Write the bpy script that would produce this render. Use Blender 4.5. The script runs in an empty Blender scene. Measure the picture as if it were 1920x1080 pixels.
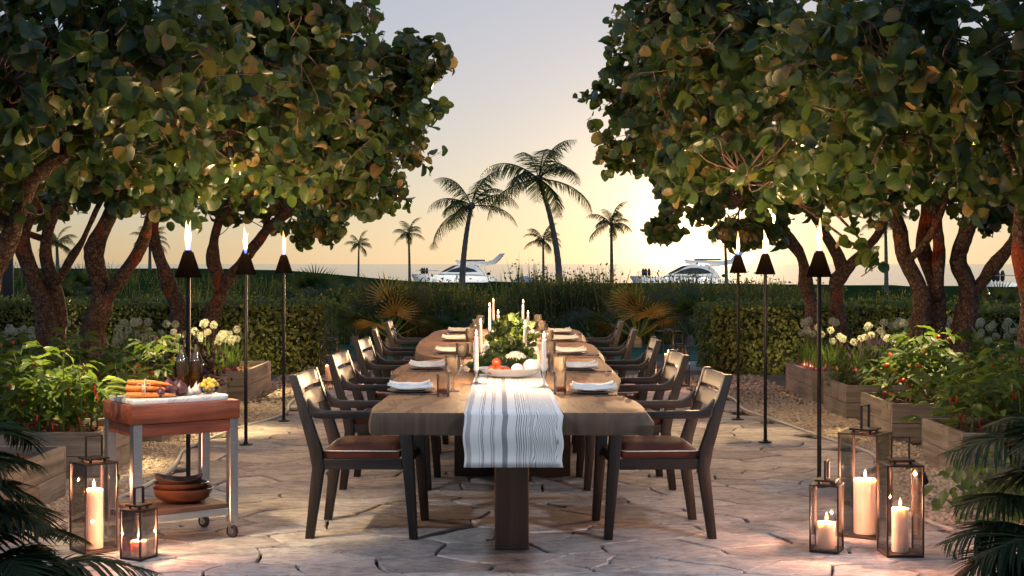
import bpy, bmesh, math, random
import numpy as np
from mathutils import Vector, Matrix, noise

SC = bpy.context.scene
COL = SC.collection
R = math.radians
F, H, HY = 2667.0, 1.4, 495.0          # focal length in photo pixels, eye height, horizon row

# ---------------------------------------------------------------- camera, sky, sun, exposure
cam = bpy.data.cameras.new('camera')
cam.sensor_width = 36.0
cam.lens = 36.0 * F / 1920.0
cam.shift_y = -(540 - HY) / 1920.0
cam.clip_start, cam.clip_end = 0.1, 60000
co = bpy.data.objects.new('camera', cam)
COL.objects.link(co)
co.location = (0, 0, H)
co.rotation_euler = (R(90), 0, 0)
SC.camera = co

SUN_EL, SUN_AZ = 1.4, 7.5              # degrees; azimuth to the right of the view axis
w = bpy.data.worlds.new('World')
SC.world = w
w.use_nodes = True
nt = w.node_tree
nt.nodes.clear()
sky = nt.nodes.new('ShaderNodeTexSky')
sky.sky_type = 'NISHITA'
sky.sun_disc = False
sky.sun_elevation = R(SUN_EL)
sky.sun_rotation = R(SUN_AZ)
sky.altitude = 0
sky.air_density = 1.0
sky.dust_density = 0.6
sky.ozone_density = 2.5
bg = nt.nodes.new('ShaderNodeBackground')
bg.inputs[1].default_value = 0.15
wo = nt.nodes.new('ShaderNodeOutputWorld')
# white balance and soft roll-off of the low-sun sky (same everywhere on the dome)
m1 = nt.nodes.new('ShaderNodeVectorMath'); m1.operation = 'SCALE'; m1.inputs[3].default_value = 0.15
hs = nt.nodes.new('ShaderNodeHueSaturation'); hs.inputs['Saturation'].default_value = 0.95
gm = nt.nodes.new('ShaderNodeGamma'); gm.inputs[1].default_value = 0.4
m2 = nt.nodes.new('ShaderNodeVectorMath'); m2.operation = 'MULTIPLY'; m2.inputs[1].default_value = (1.79, 1.98, 2.32)
nt.links.new(sky.outputs[0], m1.inputs[0])
nt.links.new(m1.outputs[0], hs.inputs['Color'])
nt.links.new(hs.outputs[0], gm.inputs[0])
nt.links.new(gm.outputs[0], m2.inputs[0])
# aureole: bright air close round the sun
tc = nt.nodes.new('ShaderNodeTexCoord')
dt = nt.nodes.new('ShaderNodeVectorMath'); dt.operation = 'DOT_PRODUCT'
dt.inputs[1].default_value = (math.sin(R(SUN_AZ)) * math.cos(R(SUN_EL)), math.cos(R(SUN_AZ)) * math.cos(R(SUN_EL)), math.sin(R(SUN_EL)))
nt.links.new(tc.outputs['Generated'], dt.inputs[0])
def gl_(power, rgb, prev):
    a = nt.nodes.new('ShaderNodeMath'); a.operation = 'POWER'; a.use_clamp = True; a.inputs[1].default_value = power
    b = nt.nodes.new('ShaderNodeVectorMath'); b.operation = 'SCALE'; b.inputs[0].default_value = rgb
    c = nt.nodes.new('ShaderNodeVectorMath'); c.operation = 'ADD'
    mx = nt.nodes.new('ShaderNodeMath'); mx.operation = 'MAXIMUM'; mx.inputs[1].default_value = 0.0
    nt.links.new(dt.outputs['Value'], mx.inputs[0])
    nt.links.new(mx.outputs[0], a.inputs[0]); nt.links.new(a.outputs[0], b.inputs[3])
    nt.links.new(prev, c.inputs[0]); nt.links.new(b.outputs[0], c.inputs[1])
    return c.outputs[0]
g1 = gl_(260, (1.3, .70, .30), m2.outputs[0])
g2 = gl_(1300, (6.0, 4.3, 2.2), g1)
nt.links.new(g2, bg.inputs[0])
nt.links.new(bg.outputs[0], wo.inputs[0])

sl = bpy.data.lights.new('sun', 'SUN')
sl.energy = 2.0
sl.angle = R(0.5)
sl.color = (1.0, 0.62, 0.32)
so = bpy.data.objects.new('sun', sl)
COL.objects.link(so)
_d = Vector((math.sin(R(SUN_AZ)) * math.cos(R(SUN_EL)), math.cos(R(SUN_AZ)) * math.cos(R(SUN_EL)), math.sin(R(SUN_EL))))
so.rotation_euler = (-_d).to_track_quat('-Z', 'Y').to_euler()
so.location = _d * 50

vs = SC.view_settings
vs.view_transform = 'Standard'
vs.look = 'None'
vs.gamma = 1.0
vs.use_curve_mapping = False
vs.exposure = 1.6
SC.render.engine = 'CYCLES'
SC.cycles.max_bounces = 8
SC.cycles.transparent_max_bounces = 24
SC.cycles.use_denoising = True
SC.cycles.sample_clamp_indirect = 6.0
# ---------------------------------------------------------------- helpers
def P(px, py, d):
    return Vector(((px - 960) * d / F, d, H - (py - HY) * d / F))

def G(px, py, z=0.0):
    return P(px, py, F * (H - z) / (py - HY))

class MB:
    """collects shapes; build() links them as one mesh object"""
    def __init__(self):
        self.v, self.f, self.mi = [], [], []
    def add(self, vs_, fs_, mi=0):
        o = len(self.v)
        self.v.extend(tuple(p) for p in vs_)
        for f in fs_:
            self.f.append([i + o for i in f]); self.mi.append(mi)
        return self
    def hexa(self, a, b, mi=0):            # a: four bottom points, b: four top points (same winding, ccw from above)
        return self.add(list(a) + list(b), [(3, 2, 1, 0), (4, 5, 6, 7), (0, 1, 5, 4), (1, 2, 6, 5), (2, 3, 7, 6), (3, 0, 4, 7)], mi)
    def box(self, x0, x1, y0, y1, z0, z1, mi=0):
        return self.hexa([(x0, y0, z0), (x1, y0, z0), (x1, y1, z0), (x0, y1, z0)], [(x0, y0, z1), (x1, y0, z1), (x1, y1, z1), (x0, y1, z1)], mi)
    def beam(self, p, q, w0, h0, w1=None, h1=None, side=(0, 1, 0), mi=0):   # box beam p->q, width along side
        p, q = Vector(p), Vector(q)
        w1 = w0 if w1 is None else w1; h1 = h0 if h1 is None else h1
        s = Vector(side).normalized(); n = (q - p).cross(s).normalized()
        a = [p - s * w0 / 2 - n * h0 / 2, p + s * w0 / 2 - n * h0 / 2, p + s * w0 / 2 + n * h0 / 2, p - s * w0 / 2 + n * h0 / 2]
        b = [q - s * w1 / 2 - n * h1 / 2, q + s * w1 / 2 - n * h1 / 2, q + s * w1 / 2 + n * h1 / 2, q - s * w1 / 2 + n * h1 / 2]
        return self.hexa(a, b, mi)
    def tube(self, pts, radii, n=8, caps=True, mi=0, jit=0.0, rng=random):
        pts = [Vector(p) for p in pts]
        if not hasattr(radii, '__len__'): radii = [radii] * len(pts)
        vs_, fs_ = [], []
        ref = None
        for i, p in enumerate(pts):
            t = (pts[min(i + 1, len(pts) - 1)] - pts[max(i - 1, 0)])
            t = t.normalized() if t.length > 1e-9 else Vector((0, 0, 1))
            if ref is None:
                ref = t.orthogonal().normalized()
            ref = (ref - t * ref.dot(t))
            ref = ref.normalized() if ref.length > 1e-6 else t.orthogonal().normalized()
            b = t.cross(ref)
            for k in range(n):
                a = 2 * math.pi * k / n
                r = radii[i] * (1 + jit * (rng.random() - .5))
                vs_.append(p + (ref * math.cos(a) + b * math.sin(a)) * r)
        for i in range(len(pts) - 1):
            for k in range(n):
                k2 = (k + 1) % n
                fs_.append((i * n + k, i * n + k2, (i + 1) * n + k2, (i + 1) * n + k))
        if caps:
            fs_.append(tuple(range(n - 1, -1, -1)))
            fs_.append(tuple((len(pts) - 1) * n + k for k in range(n)))
        return self.add(vs_, fs_, mi)
    def lathe(self, prof, n=20, c=(0, 0, 0), mi=0, squash=(1, 1), fn=None):
        c = Vector(c); vs_, fs_ = [], []
        for (r, z) in prof:
            for k in range(n):
                a = 2 * math.pi * k / n
                rr = r if fn is None else r * fn(a, z)
                vs_.append(c + Vector((rr * math.cos(a) * squash[0], rr * math.sin(a) * squash[1], z)))
        for i in range(len(prof) - 1):
            for k in range(n):
                k2 = (k + 1) % n
                fs_.append((i * n + k, i * n + k2, (i + 1) * n + k2, (i + 1) * n + k))
        if prof[0][0] > 1e-6: fs_.append(tuple(range(n - 1, -1, -1)))
        if prof[-1][0] > 1e-6: fs_.append(tuple((len(prof) - 1) * n + k for k in range(n)))
        return self.add(vs_, fs_, mi)
    def ball(self, c, r, n=12, m=8, rz=None, mi=0, fn=None):
        rz = r if rz is None else rz
        prof = [(max(1e-7, r * math.sin(math.pi * i / m)), -rz * math.cos(math.pi * i / m)) for i in range(m + 1)]
        return self.lathe(prof, n, c, mi, fn=fn)
    def prism(self, poly, z0, z1, mi=0):
        n = len(poly)
        return self.add([(x, y, z0) for x, y in poly] + [(x, y, z1) for x, y in poly],
                        [tuple(range(n - 1, -1, -1)), tuple(range(n, 2 * n))] + [(i, (i + 1) % n, (i + 1) % n + n, i + n) for i in range(n)], mi)
    def mesh(self, name, mat, smooth=False, bevel=0.0, seg=1, angle=35):
        me = bpy.data.meshes.new(name)
        me.from_pydata(self.v, [], self.f)
        mats = mat if isinstance(mat, (list, tuple)) else [mat]
        for m in mats: me.materials.append(m)
        if len(mats) > 1: me.polygons.foreach_set('material_index', self.mi)
        if bevel > 0:
            bm = bmesh.new(); bm.from_mesh(me)
            bmesh.ops.remove_doubles(bm, verts=bm.verts, dist=1e-6)
            es = [e for e in bm.edges if len(e.link_faces) == 2 and e.calc_face_angle(0) > R(30)]
            bmesh.ops.bevel(bm, geom=es, offset=bevel, segments=seg, affect='EDGES', profile=0.5, clamp_overlap=True)
            bm.to_mesh(me); bm.free()
        if smooth or bevel > 0:
            me.polygons.foreach_set('use_smooth', [True] * len(me.polygons))
            me.set_sharp_from_angle(angle=R(angle))
        me.update()
        return me
    def build(self, name, mat, parent=None, smooth=False, bevel=0.0, seg=1, angle=35, loc=(0, 0, 0), rz=0.0):
        return link(name, self.mesh(name, mat, smooth, bevel, seg, angle), parent, loc, rz)

def link(name, me, parent=None, loc=(0, 0, 0), rz=0.0):
    o = bpy.data.objects.new(name, me)
    COL.objects.link(o)
    o.parent = parent
    o.location = loc
    if rz: o.rotation_euler = (0, 0, rz)
    return o

def tag(o, label, cat, group=None):
    o['label'] = label; o['category'] = cat
    if group: o['group'] = group
    return o

def thing(name, label, cat, loc=(0, 0, 0), rz=0.0, group=None):
    o = bpy.data.objects.new(name, None)
    COL.objects.link(o)
    o.empty_display_size = .1
    o.location = loc; o.rotation_euler = (0, 0, rz)
    return tag(o, label, cat, group)

def kind(o, k):
    o['kind'] = k
    return o

KIDS = {}
def copy_tree(o, parent=None):
    c = o.copy()
    COL.objects.link(c)
    if parent is not None: c.parent = parent
    for ch in o.children: copy_tree(ch, c)
    return c

def dup(root, loc, rz=0.0, label=None, scale=None):
    c = copy_tree(root)
    c.location = loc; c.rotation_euler = (0, 0, rz)
    if label: c['label'] = label
    if scale: c.scale = (scale,) * 3
    return c

def point(loc, energy, color=(1, .55, .22), radius=.03, parent=None, name='flame_light'):
    l = bpy.data.lights.new(name, 'POINT')
    l.energy, l.color, l.shadow_soft_size = energy, color, radius
    o = bpy.data.objects.new(name, l)
    COL.objects.link(o); o.location = loc; o.parent = parent
    return o

# ---- leaf-like templates and fast merged copies of them
def leaf_tpl(L, W, prof, fold=.15, curl=0.0, ruffle=0.0):
    """rows of (t, half-width share); spine along +y, up +z. returns verts, faces, uvs"""
    vs_, uv = [], []
    for i, (t, hw) in enumerate(prof):
        y = t * L; z = -curl * L * t * t
        r = ruffle * W * (1 if i % 2 else -1)
        for s in (-1, 0, 1):
            vs_.append((s * hw * W / 2, y, z + abs(s) * hw * fold * W + (abs(s) * r))); uv.append((.5 + s * .5 * hw, t))
    fs_ = []
    for i in range(len(prof) - 1):
        for k in (0, 1):
            a = i * 3 + k
            fs_.append((a, a + 1, a + 4, a + 3))
    return np.array(vs_, float), fs_, np.array(uv, float)

ROUND = [(0, .25), (.12, .75), (.38, 1.0), (.68, .94), (.9, .6), (1, .2)]
OVATE = [(0, .1), (.15, .62), (.35, 1.0), (.65, .7), (.88, .28), (1, .02)]
BLADE = [(0, .8), (.35, 1.0), (.7, .7), (1, .03)]

def frames(d, n):
    d = d / np.linalg.norm(d, axis=1, keepdims=True)
    x = np.cross(d, n); x /= np.maximum(np.linalg.norm(x, axis=1, keepdims=True), 1e-6)
    z = np.cross(x, d)
    return x, d, z

def inst_mesh(name, tpl, pos, d, n, s, mats):
    """one mesh made of many copies of a template"""
    tv, tf, tuv = tpl
    x, y, z = frames(np.asarray(d, float), np.asarray(n, float))
    pos = np.asarray(pos, float); s = np.asarray(s, float).reshape(-1, 1, 1)
    V = pos[:, None, :] + s * (tv[None, :, 0:1] * x[:, None, :] + tv[None, :, 1:2] * y[:, None, :] + tv[None, :, 2:3] * z[:, None, :])
    N, nv = len(pos), len(tv)
    return fast_mesh(name, V.reshape(-1, 3), tf, N, nv, mats, tuv)

def fast_mesh(name, V, tf, N, nv, mats, tuv=None):
    me = bpy.data.meshes.new(name)
    nf = len(tf); ls = np.array([len(f) for f in tf]); flat = np.concatenate([np.array(f) for f in tf])
    nl = len(flat)
    me.vertices.add(N * nv); me.vertices.foreach_set('co', V.astype(np.float32).ravel())
    me.loops.add(N * nl); me.polygons.add(N * nf)
    li = (flat[None, :] + np.arange(N)[:, None] * nv).ravel().astype(np.int32)
    me.loops.foreach_set('vertex_index', li)
    st = np.concatenate([[0], np.cumsum(ls)[:-1]])
    me.polygons.foreach_set('loop_start', (st[None, :] + np.arange(N)[:, None] * nl).ravel().astype(np.int32))
    me.polygons.foreach_set('loop_total', np.tile(ls, N).astype(np.int32))
    me.polygons.foreach_set('use_smooth', np.ones(N * nf, bool))
    if tuv is not None:
        u = me.uv_layers.new(name='uv')
        u.data.foreach_set('uv', np.tile(tuv[flat], (N, 1)).astype(np.float32).ravel())
    for m in (mats if isinstance(mats, (list, tuple)) else [mats]): me.materials.append(m)
    me.update(calc_edges=True)
    return me

def tpl_mesh(name, tpl, mat):
    return fast_mesh(name, tpl[0], tpl[1], 1, len(tpl[0]), mat, tpl[2])

def basis(pos, d, n, s=1.0):
    x, y, z = frames(np.array([d], float), np.array([n], float))
    m = Matrix.Identity(4)
    for i in range(3):
        m[i][0], m[i][1], m[i][2], m[i][3] = x[0][i] * s, y[0][i] * s, z[0][i] * s, pos[i]
    return m

def put(name, me, parent, pos, d, n, s=1.0):
    o = bpy.data.objects.new(name, me)
    COL.objects.link(o)
    o.parent = parent
    o.matrix_basis = basis(pos, d, n, s)
    return o

def catmull(pts, k=6):
    pts = [Vector(p) for p in pts]
    out = []
    for i in range(len(pts) - 1):
        p0, p1, p2, p3 = pts[max(i - 1, 0)], pts[i], pts[i + 1], pts[min(i + 2, len(pts) - 1)]
        for j in range(k):
            t = j / k
            out.append(.5 * ((2 * p1) + (p2 - p0) * t + (2 * p0 - 5 * p1 + 4 * p2 - p3) * t * t + (3 * p1 - p0 - 3 * p2 + p3) * t ** 3))
    out.append(pts[-1])
    return out
# ---------------------------------------------------------------- materials
class NT:
    def __init__(self, name):
        self.m = bpy.data.materials.new(name); self.m.use_nodes = True
        self.t = self.m.node_tree; self.t.nodes.clear()
        self.out = self.n('ShaderNodeOutputMaterial')
    def n(self, typ, **kw):
        nd = self.t.nodes.new(typ)
        for k, v in kw.items():
            if k.startswith('i_'):
                key = k[2:]
                nd.inputs[int(key) if key.isdigit() else key.replace('_', ' ')].default_value = v
            else: setattr(nd, k, v)
        return nd
    def l(self, a, b): self.t.links.new(a, b)
    def ramp(self, fac, stops):
        r = self.n('ShaderNodeValToRGB'); e = r.color_ramp.elements
        while len(e) < len(stops): e.new(.5)
        for i, (p, c) in enumerate(stops):
            e[i].position = p; e[i].color = (*c, 1) if len(c) == 3 else c
        self.l(fac, r.inputs[0]); return r.outputs[0]
    def math(self, op, a, b=None, clamp=False):
        m = self.n('ShaderNodeMath', operation=op, use_clamp=clamp)
        for i, x in enumerate((a, b)):
            if x is None: continue
            if isinstance(x, (int, float)): m.inputs[i].default_value = x
            else: self.l(x, m.inputs[i])
        return m.outputs[0]
    def mix(self, fac, a, b, blend='MIX'):
        m = self.n('ShaderNodeMix', data_type='RGBA', blend_type=blend)
        for i, x in ((0, fac), (6, a), (7, b)):
            if isinstance(x, (int, float)): m.inputs[i].default_value = x
            elif isinstance(x, tuple): m.inputs[i].default_value = (*x, 1)
            else: self.l(x, m.inputs[i])
        return m.outputs[2]
    def coords(self, scale=(1, 1, 1), rand=True, kind_='Object', rot=(0, 0, 0)):
        tc = self.n('ShaderNodeTexCoord'); v = tc.outputs[kind_]
        if rand:
            oi = self.n('ShaderNodeObjectInfo')
            a = self.n('ShaderNodeVectorMath', operation='SCALE'); a.inputs[0].default_value = (37, 53, 71)
            self.l(oi.outputs['Random'], a.inputs[3])
            b = self.n('ShaderNodeVectorMath', operation='ADD'); self.l(v, b.inputs[0]); self.l(a.outputs[0], b.inputs[1]); v = b.outputs[0]
        mp = self.n('ShaderNodeMapping'); mp.inputs['Scale'].default_value = scale; mp.inputs['Rotation'].default_value = rot
        self.l(v, mp.inputs[0]); return mp.outputs[0]
    def noise(self, vec, scale, detail=5, rough=.6, dist=0.0):
        n = self.n('ShaderNodeTexNoise'); n.inputs['Scale'].default_value = scale; n.inputs['Detail'].default_value = detail
        n.inputs['Roughness'].default_value = rough; n.inputs['Distortion'].default_value = dist
        if vec is not None: self.l(vec, n.inputs['Vector'])
        return n.outputs[0]
    def bump(self, h, strength=.3, dist=.01):
        b = self.n('ShaderNodeBump'); b.inputs['Strength'].default_value = strength; b.inputs['Distance'].default_value = dist
        self.l(h, b.inputs['Height']); return b.outputs[0]
    def bsdf(self, col, rough=.5, metal=0.0, normal=None, spec=None, **kw):
        p = self.n('ShaderNodeBsdfPrincipled')
        for k, x in (('Base Color', col), ('Roughness', rough), ('Metallic', metal)):
            if isinstance(x, tuple): p.inputs[k].default_value = (*x, 1)
            elif isinstance(x, (int, float)): p.inputs[k].default_value = x
            else: self.l(x, p.inputs[k])
        if spec is not None: p.inputs['Specular IOR Level'].default_value = spec
        if normal is not None: self.l(normal, p.inputs['Normal'])
        for k, v in kw.items(): p.inputs[k.replace('_', ' ')].default_value = v
        return p
    def done(self, sh):
        self.l(sh.outputs[0] if hasattr(sh, 'outputs') else sh, self.out.inputs[0]); return self.m

def pm(name, c1, c2, scale=6, rough=.6, bump=.3, stretch=(1, 1, 1), metal=0.0, dist=.004, detail=6, spec=None, **kw):
    t = NT(name)
    v = t.coords(stretch)
    n = t.noise(v, scale, detail)
    col = t.ramp(n, [(.32, c1), (.68, c2)])
    return t.done(t.bsdf(col, rough, metal, t.bump(n, bump, dist) if bump else None, spec, **kw))

def wood(name, c1, c2, c3, axis='x', scale=1.0, rough=.55, bump=.5, knots=True):
    t = NT(name)
    st = {'x': (1.2, 22, 22), 'y': (22, 1.2, 22), 'z': (22, 22, 1.2)}[axis]
    v = t.coords(tuple(s * scale for s in st))
    n1 = t.noise(v, 1.0, 8, .65, .6)
    n2 = t.noise(t.coords((2 * scale,) * 3), 1.5, 4)
    f = t.math('ADD', t.math('MULTIPLY', n1, .75), t.math('MULTIPLY', n2, .3))
    col = t.ramp(f, [(.36, c1), (.54, c2), (.72, c3)])
    if knots:
        vo = t.n('ShaderNodeTexVoronoi'); vo.inputs['Scale'].default_value = 3.2 * scale
        st2 = {'x': (.5, 1.6, 1.6), 'y': (1.6, .5, 1.6), 'z': (1.6, 1.6, .5)}[axis]
        t.l(t.coords(st2), vo.inputs['Vector'])
        k = t.ramp(vo.outputs[0], [(.0, (0, 0, 0)), (.05, (.05, .05, .05)), (.09, (1, 1, 1))])
        col = t.mix(t.math('MULTIPLY', t.math('SUBTRACT', 1.0, k), .7), col, tuple(x * .35 for x in c1))
    return t.done(t.bsdf(col, rough, 0, t.bump(n1, bump, .004)))

def leafmat(name, stops, trans=.3, rough=.4, vein=.5, tcol=(.35, .5, .08), spec=.5):
    """stops: colours picked at random per leaf; veins from the leaf's own uv"""
    t = NT(name)
    oi = t.n('ShaderNodeObjectInfo'); ge = t.n('ShaderNodeNewGeometry')
    r = t.math('FRACT', t.math('ADD', oi.outputs['Random'], ge.outputs['Random Per Island']))
    col = t.ramp(r, stops)
    uv = t.n('ShaderNodeTexCoord').outputs['UV']
    sp = t.n('ShaderNodeSeparateXYZ'); t.l(uv, sp.inputs[0])
    ax = t.math('ABSOLUTE', t.math('SUBTRACT', sp.outputs[0], .5))
    mid = t.math('SUBTRACT', 1.0, t.math('MULTIPLY', ax, 22), True)
    sv = t.math('SINE', t.math('MULTIPLY', t.math('SUBTRACT', sp.outputs[1], t.math('MULTIPLY', ax, .8)), 42))
    sv = t.math('MULTIPLY', t.math('SUBTRACT', sv, .86), 7, True)
    vn = t.math('MULTIPLY', t.math('MAXIMUM', mid, t.math('MULTIPLY', sv, .55)), vein)
    bl = t.noise(t.coords((1, 1, 1)), 30, 4)
    col = t.mix(t.math('MULTIPLY', bl, .5), col, (.03, .04, .012))
    lite = t.mix(1.0, col, (2.4, 2.2, 1.5), 'MULTIPLY')
    col2 = t.mix(vn, col, lite)
    b = t.bsdf(col2, rough, 0, t.bump(vn, .3, .002), spec)
    tr = t.n('ShaderNodeBsdfTranslucent')
    t.l(t.mix(.45, t.mix(1.0, col2, (2.2, 2.2, 1.2), 'MULTIPLY'), tcol), tr.inputs[0])
    mx = t.n('ShaderNodeMixShader'); mx.inputs[0].default_value = trans
    t.l(b.outputs[0], mx.inputs[1]); t.l(tr.outputs[0], mx.inputs[2])
    return t.done(mx)

def glass(name, tint=(1, 1, 1), refl=.5, rough=.02, alpha=.06, body=(.9, .9, .9), bump=0):
    """thin clear sheet: passes light, mirrors at grazing angles, a little body"""
    t = NT(name)
    fr = t.n('ShaderNodeFresnel'); fr.inputs[0].default_value = 1.5
    tr = t.n('ShaderNodeBsdfTransparent'); tr.inputs[0].default_value = (*tint, 1)
    gl = t.n('ShaderNodeBsdfGlossy'); gl.inputs['Roughness'].default_value = rough
    if bump:
        nb = t.bump(t.noise(t.coords((1, 1, 1), False), 90, 2), bump, .003)
        t.l(nb, gl.inputs['Normal'])
    df = t.n('ShaderNodeBsdfTranslucent'); df.inputs[0].default_value = (*body, 1)
    m1 = t.n('ShaderNodeMixShader'); m1.inputs[0].default_value = alpha
    t.l(tr.outputs[0], m1.inputs[1]); t.l(df.outputs[0], m1.inputs[2])
    m2 = t.n('ShaderNodeMixShader'); t.l(t.math('MULTIPLY', fr.outputs[0], refl, True), m2.inputs[0])
    t.l(m1.outputs[0], m2.inputs[1]); t.l(gl.outputs[0], m2.inputs[2])
    return t.done(m2)

def flame(name, zmax, strength):
    """burning gas: see-through and glowing, blue at the root, orange where thin"""
    t = NT(name)
    sp = t.n('ShaderNodeSeparateXYZ'); t.l(t.n('ShaderNodeTexCoord').outputs['Object'], sp.inputs[0])
    h = t.math('DIVIDE', sp.outputs[2], zmax, True)
    col = t.ramp(h, [(.0, (.04, .09, 1.0)), (.12, (.10, .16, .9)), (.24, (1, .50, .16)), (.45, (1, .66, .32)), (1, (1, .42, .10))])
    st = t.ramp(h, [(.0, (.22, .22, .22)), (.16, (.26, .26, .26)), (.30, (1, 1, 1)), (.75, (.9, .9, .9)), (1, (.35, .35, .35))])
    lw = t.n('ShaderNodeLayerWeight'); lw.inputs[0].default_value = .5
    fc = t.math('POWER', t.math('SUBTRACT', 1.0, lw.outputs['Facing']), 1.6)
    em = t.n('ShaderNodeEmission'); t.l(col, em.inputs[0])
    t.l(t.math('MULTIPLY', t.math('MULTIPLY', st, fc), strength), em.inputs[1])
    ad = t.n('ShaderNodeAddShader'); t.l(t.n('ShaderNodeBsdfTransparent').outputs[0], ad.inputs[0]); t.l(em.outputs[0], ad.inputs[1])
    return t.done(ad)

M = {}
M['mortar'] = pm('mortar', (.030, .026, .024), (.06, .052, .047), 30, .95, spec=.0)
def _stone():
    t = NT('travertine')
    v = t.coords((5.0, 9.0, 9.0))
    streak = t.noise(v, 1.8, 10, .75, .6)
    blot = t.noise(t.coords((1, 1, 1)), 3.5, 5)
    oi = t.n('ShaderNodeObjectInfo')
    base = t.ramp(oi.outputs['Random'], [(0, (.30, .27, .26)), (.3, (.47, .43, .41)), (.5, (.36, .33, .325)), (.75, (.50, .45, .42)), (1, (.56, .52, .50))])
    col = t.mix(t.ramp(streak, [(.42, (0, 0, 0)), (.58, (1, 1, 1))]), t.mix(1.0, base, (.60, .57, .57), 'MULTIPLY'), base)
    col = t.mix(t.ramp(blot, [(.45, (0, 0, 0)), (.75, (.55, .55, .55))]), col, (.55, .48, .44))
    pn = t.noise(t.coords((16, 48, 30)), 1.0, 4, .65)
    pits = t.ramp(pn, [(.34, (1, 1, 1)), (.40, (0, 0, 0))])
    col = t.mix(t.math('MULTIPLY', pits, .8), col, (.10, .08, .07))
    hh = t.math('SUBTRACT', t.math('MULTIPLY', streak, .7), t.math('MULTIPLY', pits, .6))
    return t.done(t.bsdf(col, .72, 0, t.bump(hh, .45, .006), .25))
M['stone'] = _stone()
def _pebble():
    t = NT('pebble')
    ge = t.n('ShaderNodeNewGeometry')
    col = t.ramp(ge.outputs['Random Per Island'], [(0, (.22, .17, .13)), (.3, (.42, .34, .26)), (.6, (.34, .28, .23)), (.85, (.50, .43, .35)), (1, (.27, .22, .19))])
    return t.done(t.bsdf(col, .6))
M['pebble'] = _pebble()
M['gravel_bed'] = pm('gravel_bed', (.10, .08, .06), (.30, .24, .18), 60, .95, .6, spec=.1)
M['lawn'] = pm('lawn', (.014, .036, .012), (.045, .075, .022), 1.2, .95, .4, spec=0.0)
M['path'] = pm('path', (.34, .33, .33), (.46, .44, .43), 4, .9, spec=.15)
M['soil'] = pm('soil', (.06, .028, .014), (.16, .07, .03), 45, .95, 1.0, dist=.02)
M['planter'] = wood('weathered_plank', (.075, .064, .054), (.20, .175, .148), (.30, .265, .23), 'x', 1.0, .8)
M['planter_y'] = wood('weathered_plank_side', (.075, .064, .054), (.20, .175, .148), (.30, .265, .23), 'y', 1.0, .8)
M['chair'] = wood('dark_oak', (.004, .0028, .0022), (.012, .008, .006), (.034, .023, .017), 'x', 1.6, .5, .8, False)
M['chair_z'] = wood('dark_oak_post', (.004, .0028, .0022), (.012, .008, .006), (.034, .023, .017), 'z', 1.6, .5, .8, False)
M['slat_lit'] = wood('slat_oak_lit', (.04, .029, .020), (.105, .076, .055), (.16, .12, .088), 'y', 1.5, .5, .5, False)  # lighter than the chair frame: candlelight from the table put into the colour
M['leather'] = pm('brown_leather', (.085, .024, .013), (.12, .034, .018), 9, .6, .15, spec=.15)
M['piping'] = pm('white_piping', (.6, .58, .55), (.7, .68, .65), 20, .6, 0)
def _slab():
    t = NT('live_edge_wood')
    v = t.coords((9, 1.3, 9), False)
    n1 = t.noise(v, 1.0, 9, .68, 1.6)
    n2 = t.noise(t.coords((1, .5, 1), False), 2.2, 4, .6, .5)
    fine = t.noise(t.coords((110, 6, 110), False), 1.0, 3)
    f = t.math('ADD', t.math('MULTIPLY', n1, .62), t.math('MULTIPLY', n2, .42))
    col = t.ramp(f, [(.34, (.07, .031, .012)), (.44, (.22, .105, .043)), (.52, (.34, .175, .075)), (.60, (.15, .070, .030)), (.70, (.30, .155, .068))])
    col = t.mix(t.math('MULTIPLY', fine, .35), col, (.10, .055, .03))
    return t.done(t.bsdf(col, t.ramp(n1, [(.3, (.50,) * 3), (.7, (.66,) * 3)]), 0, t.bump(t.math('ADD', n1, t.math('MULTIPLY', fine, .3)), .28, .004), .22))
M['slab'] = _slab()
M['slab_edge_shaded'] = wood('live_edge_side_shaded', (.030, .017, .010), (.075, .043, .024), (.12, .07, .04), 'z', .7, .7, .8, False)  # darker live edge, with the shade of the unlit front put into its colour
M['pedestal'] = wood('pedestal_oak', (.040, .022, .013), (.075, .042, .024), (.105, .06, .034), 'z', .8, .5, .3, False)
M['pedestal_dark'] = wood('pedestal_dark', (.012, .009, .008), (.022, .016, .013), (.03, .022, .018), 'x', .8, .6, .3, False)
M['butcher'] = wood('red_butcher_block', (.07, .016, .008), (.23, .055, .024), (.36, .11, .05), 'x', 1.2, .42, .6, False)
M['butcher_y'] = wood('red_butcher_end', (.07, .016, .008), (.23, .055, .024), (.36, .11, .05), 'y', 1.2, .42, .6, False)
M['shelfwood'] = wood('shelf_wood', (.03, .015, .009), (.08, .042, .025), (.12, .07, .042), 'x', 1.4, .55, .5, False)
M['steel'] = pm('brushed_steel', (.42, .43, .44), (.56, .57, .58), 8, .34, .05, (1, 1, 60), 1.0)
M['caster'] = pm('black_rubber', (.012, .012, .012), (.02, .02, .02), 8, .5, .05)
def _marble():
    t = NT('marble'); v = t.coords((1, 1, 1), False)
    n = t.noise(v, 5, 8, .6, 2.0)
    return t.done(t.bsdf(t.ramp(n, [(.40, (.72, .71, .70)), (.5, (.52, .52, .53)), (.53, (.76, .75, .74))]), .25))
M['marble'] = _marble()
M['black'] = pm('blackened_metal', (.010, .009, .009), (.018, .016, .015), 14, .45, .05, metal=.6)
M['bronze'] = pm('dark_bronze', (.016, .009, .006), (.034, .019, .013), 22, .6, .1, metal=.3)
M['torchcone'] = pm('torch_cone', (.003, .0022, .0018), (.005, .0035, .003), 14, .8, .05, spec=.0)
M['pane'] = glass('lantern_pane', (.985, .975, .965), .8, .005, .0)
M['clear'] = glass('clear_glass', (.93, .93, .93), 1.3, .03, .05, bump=.0)
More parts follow.
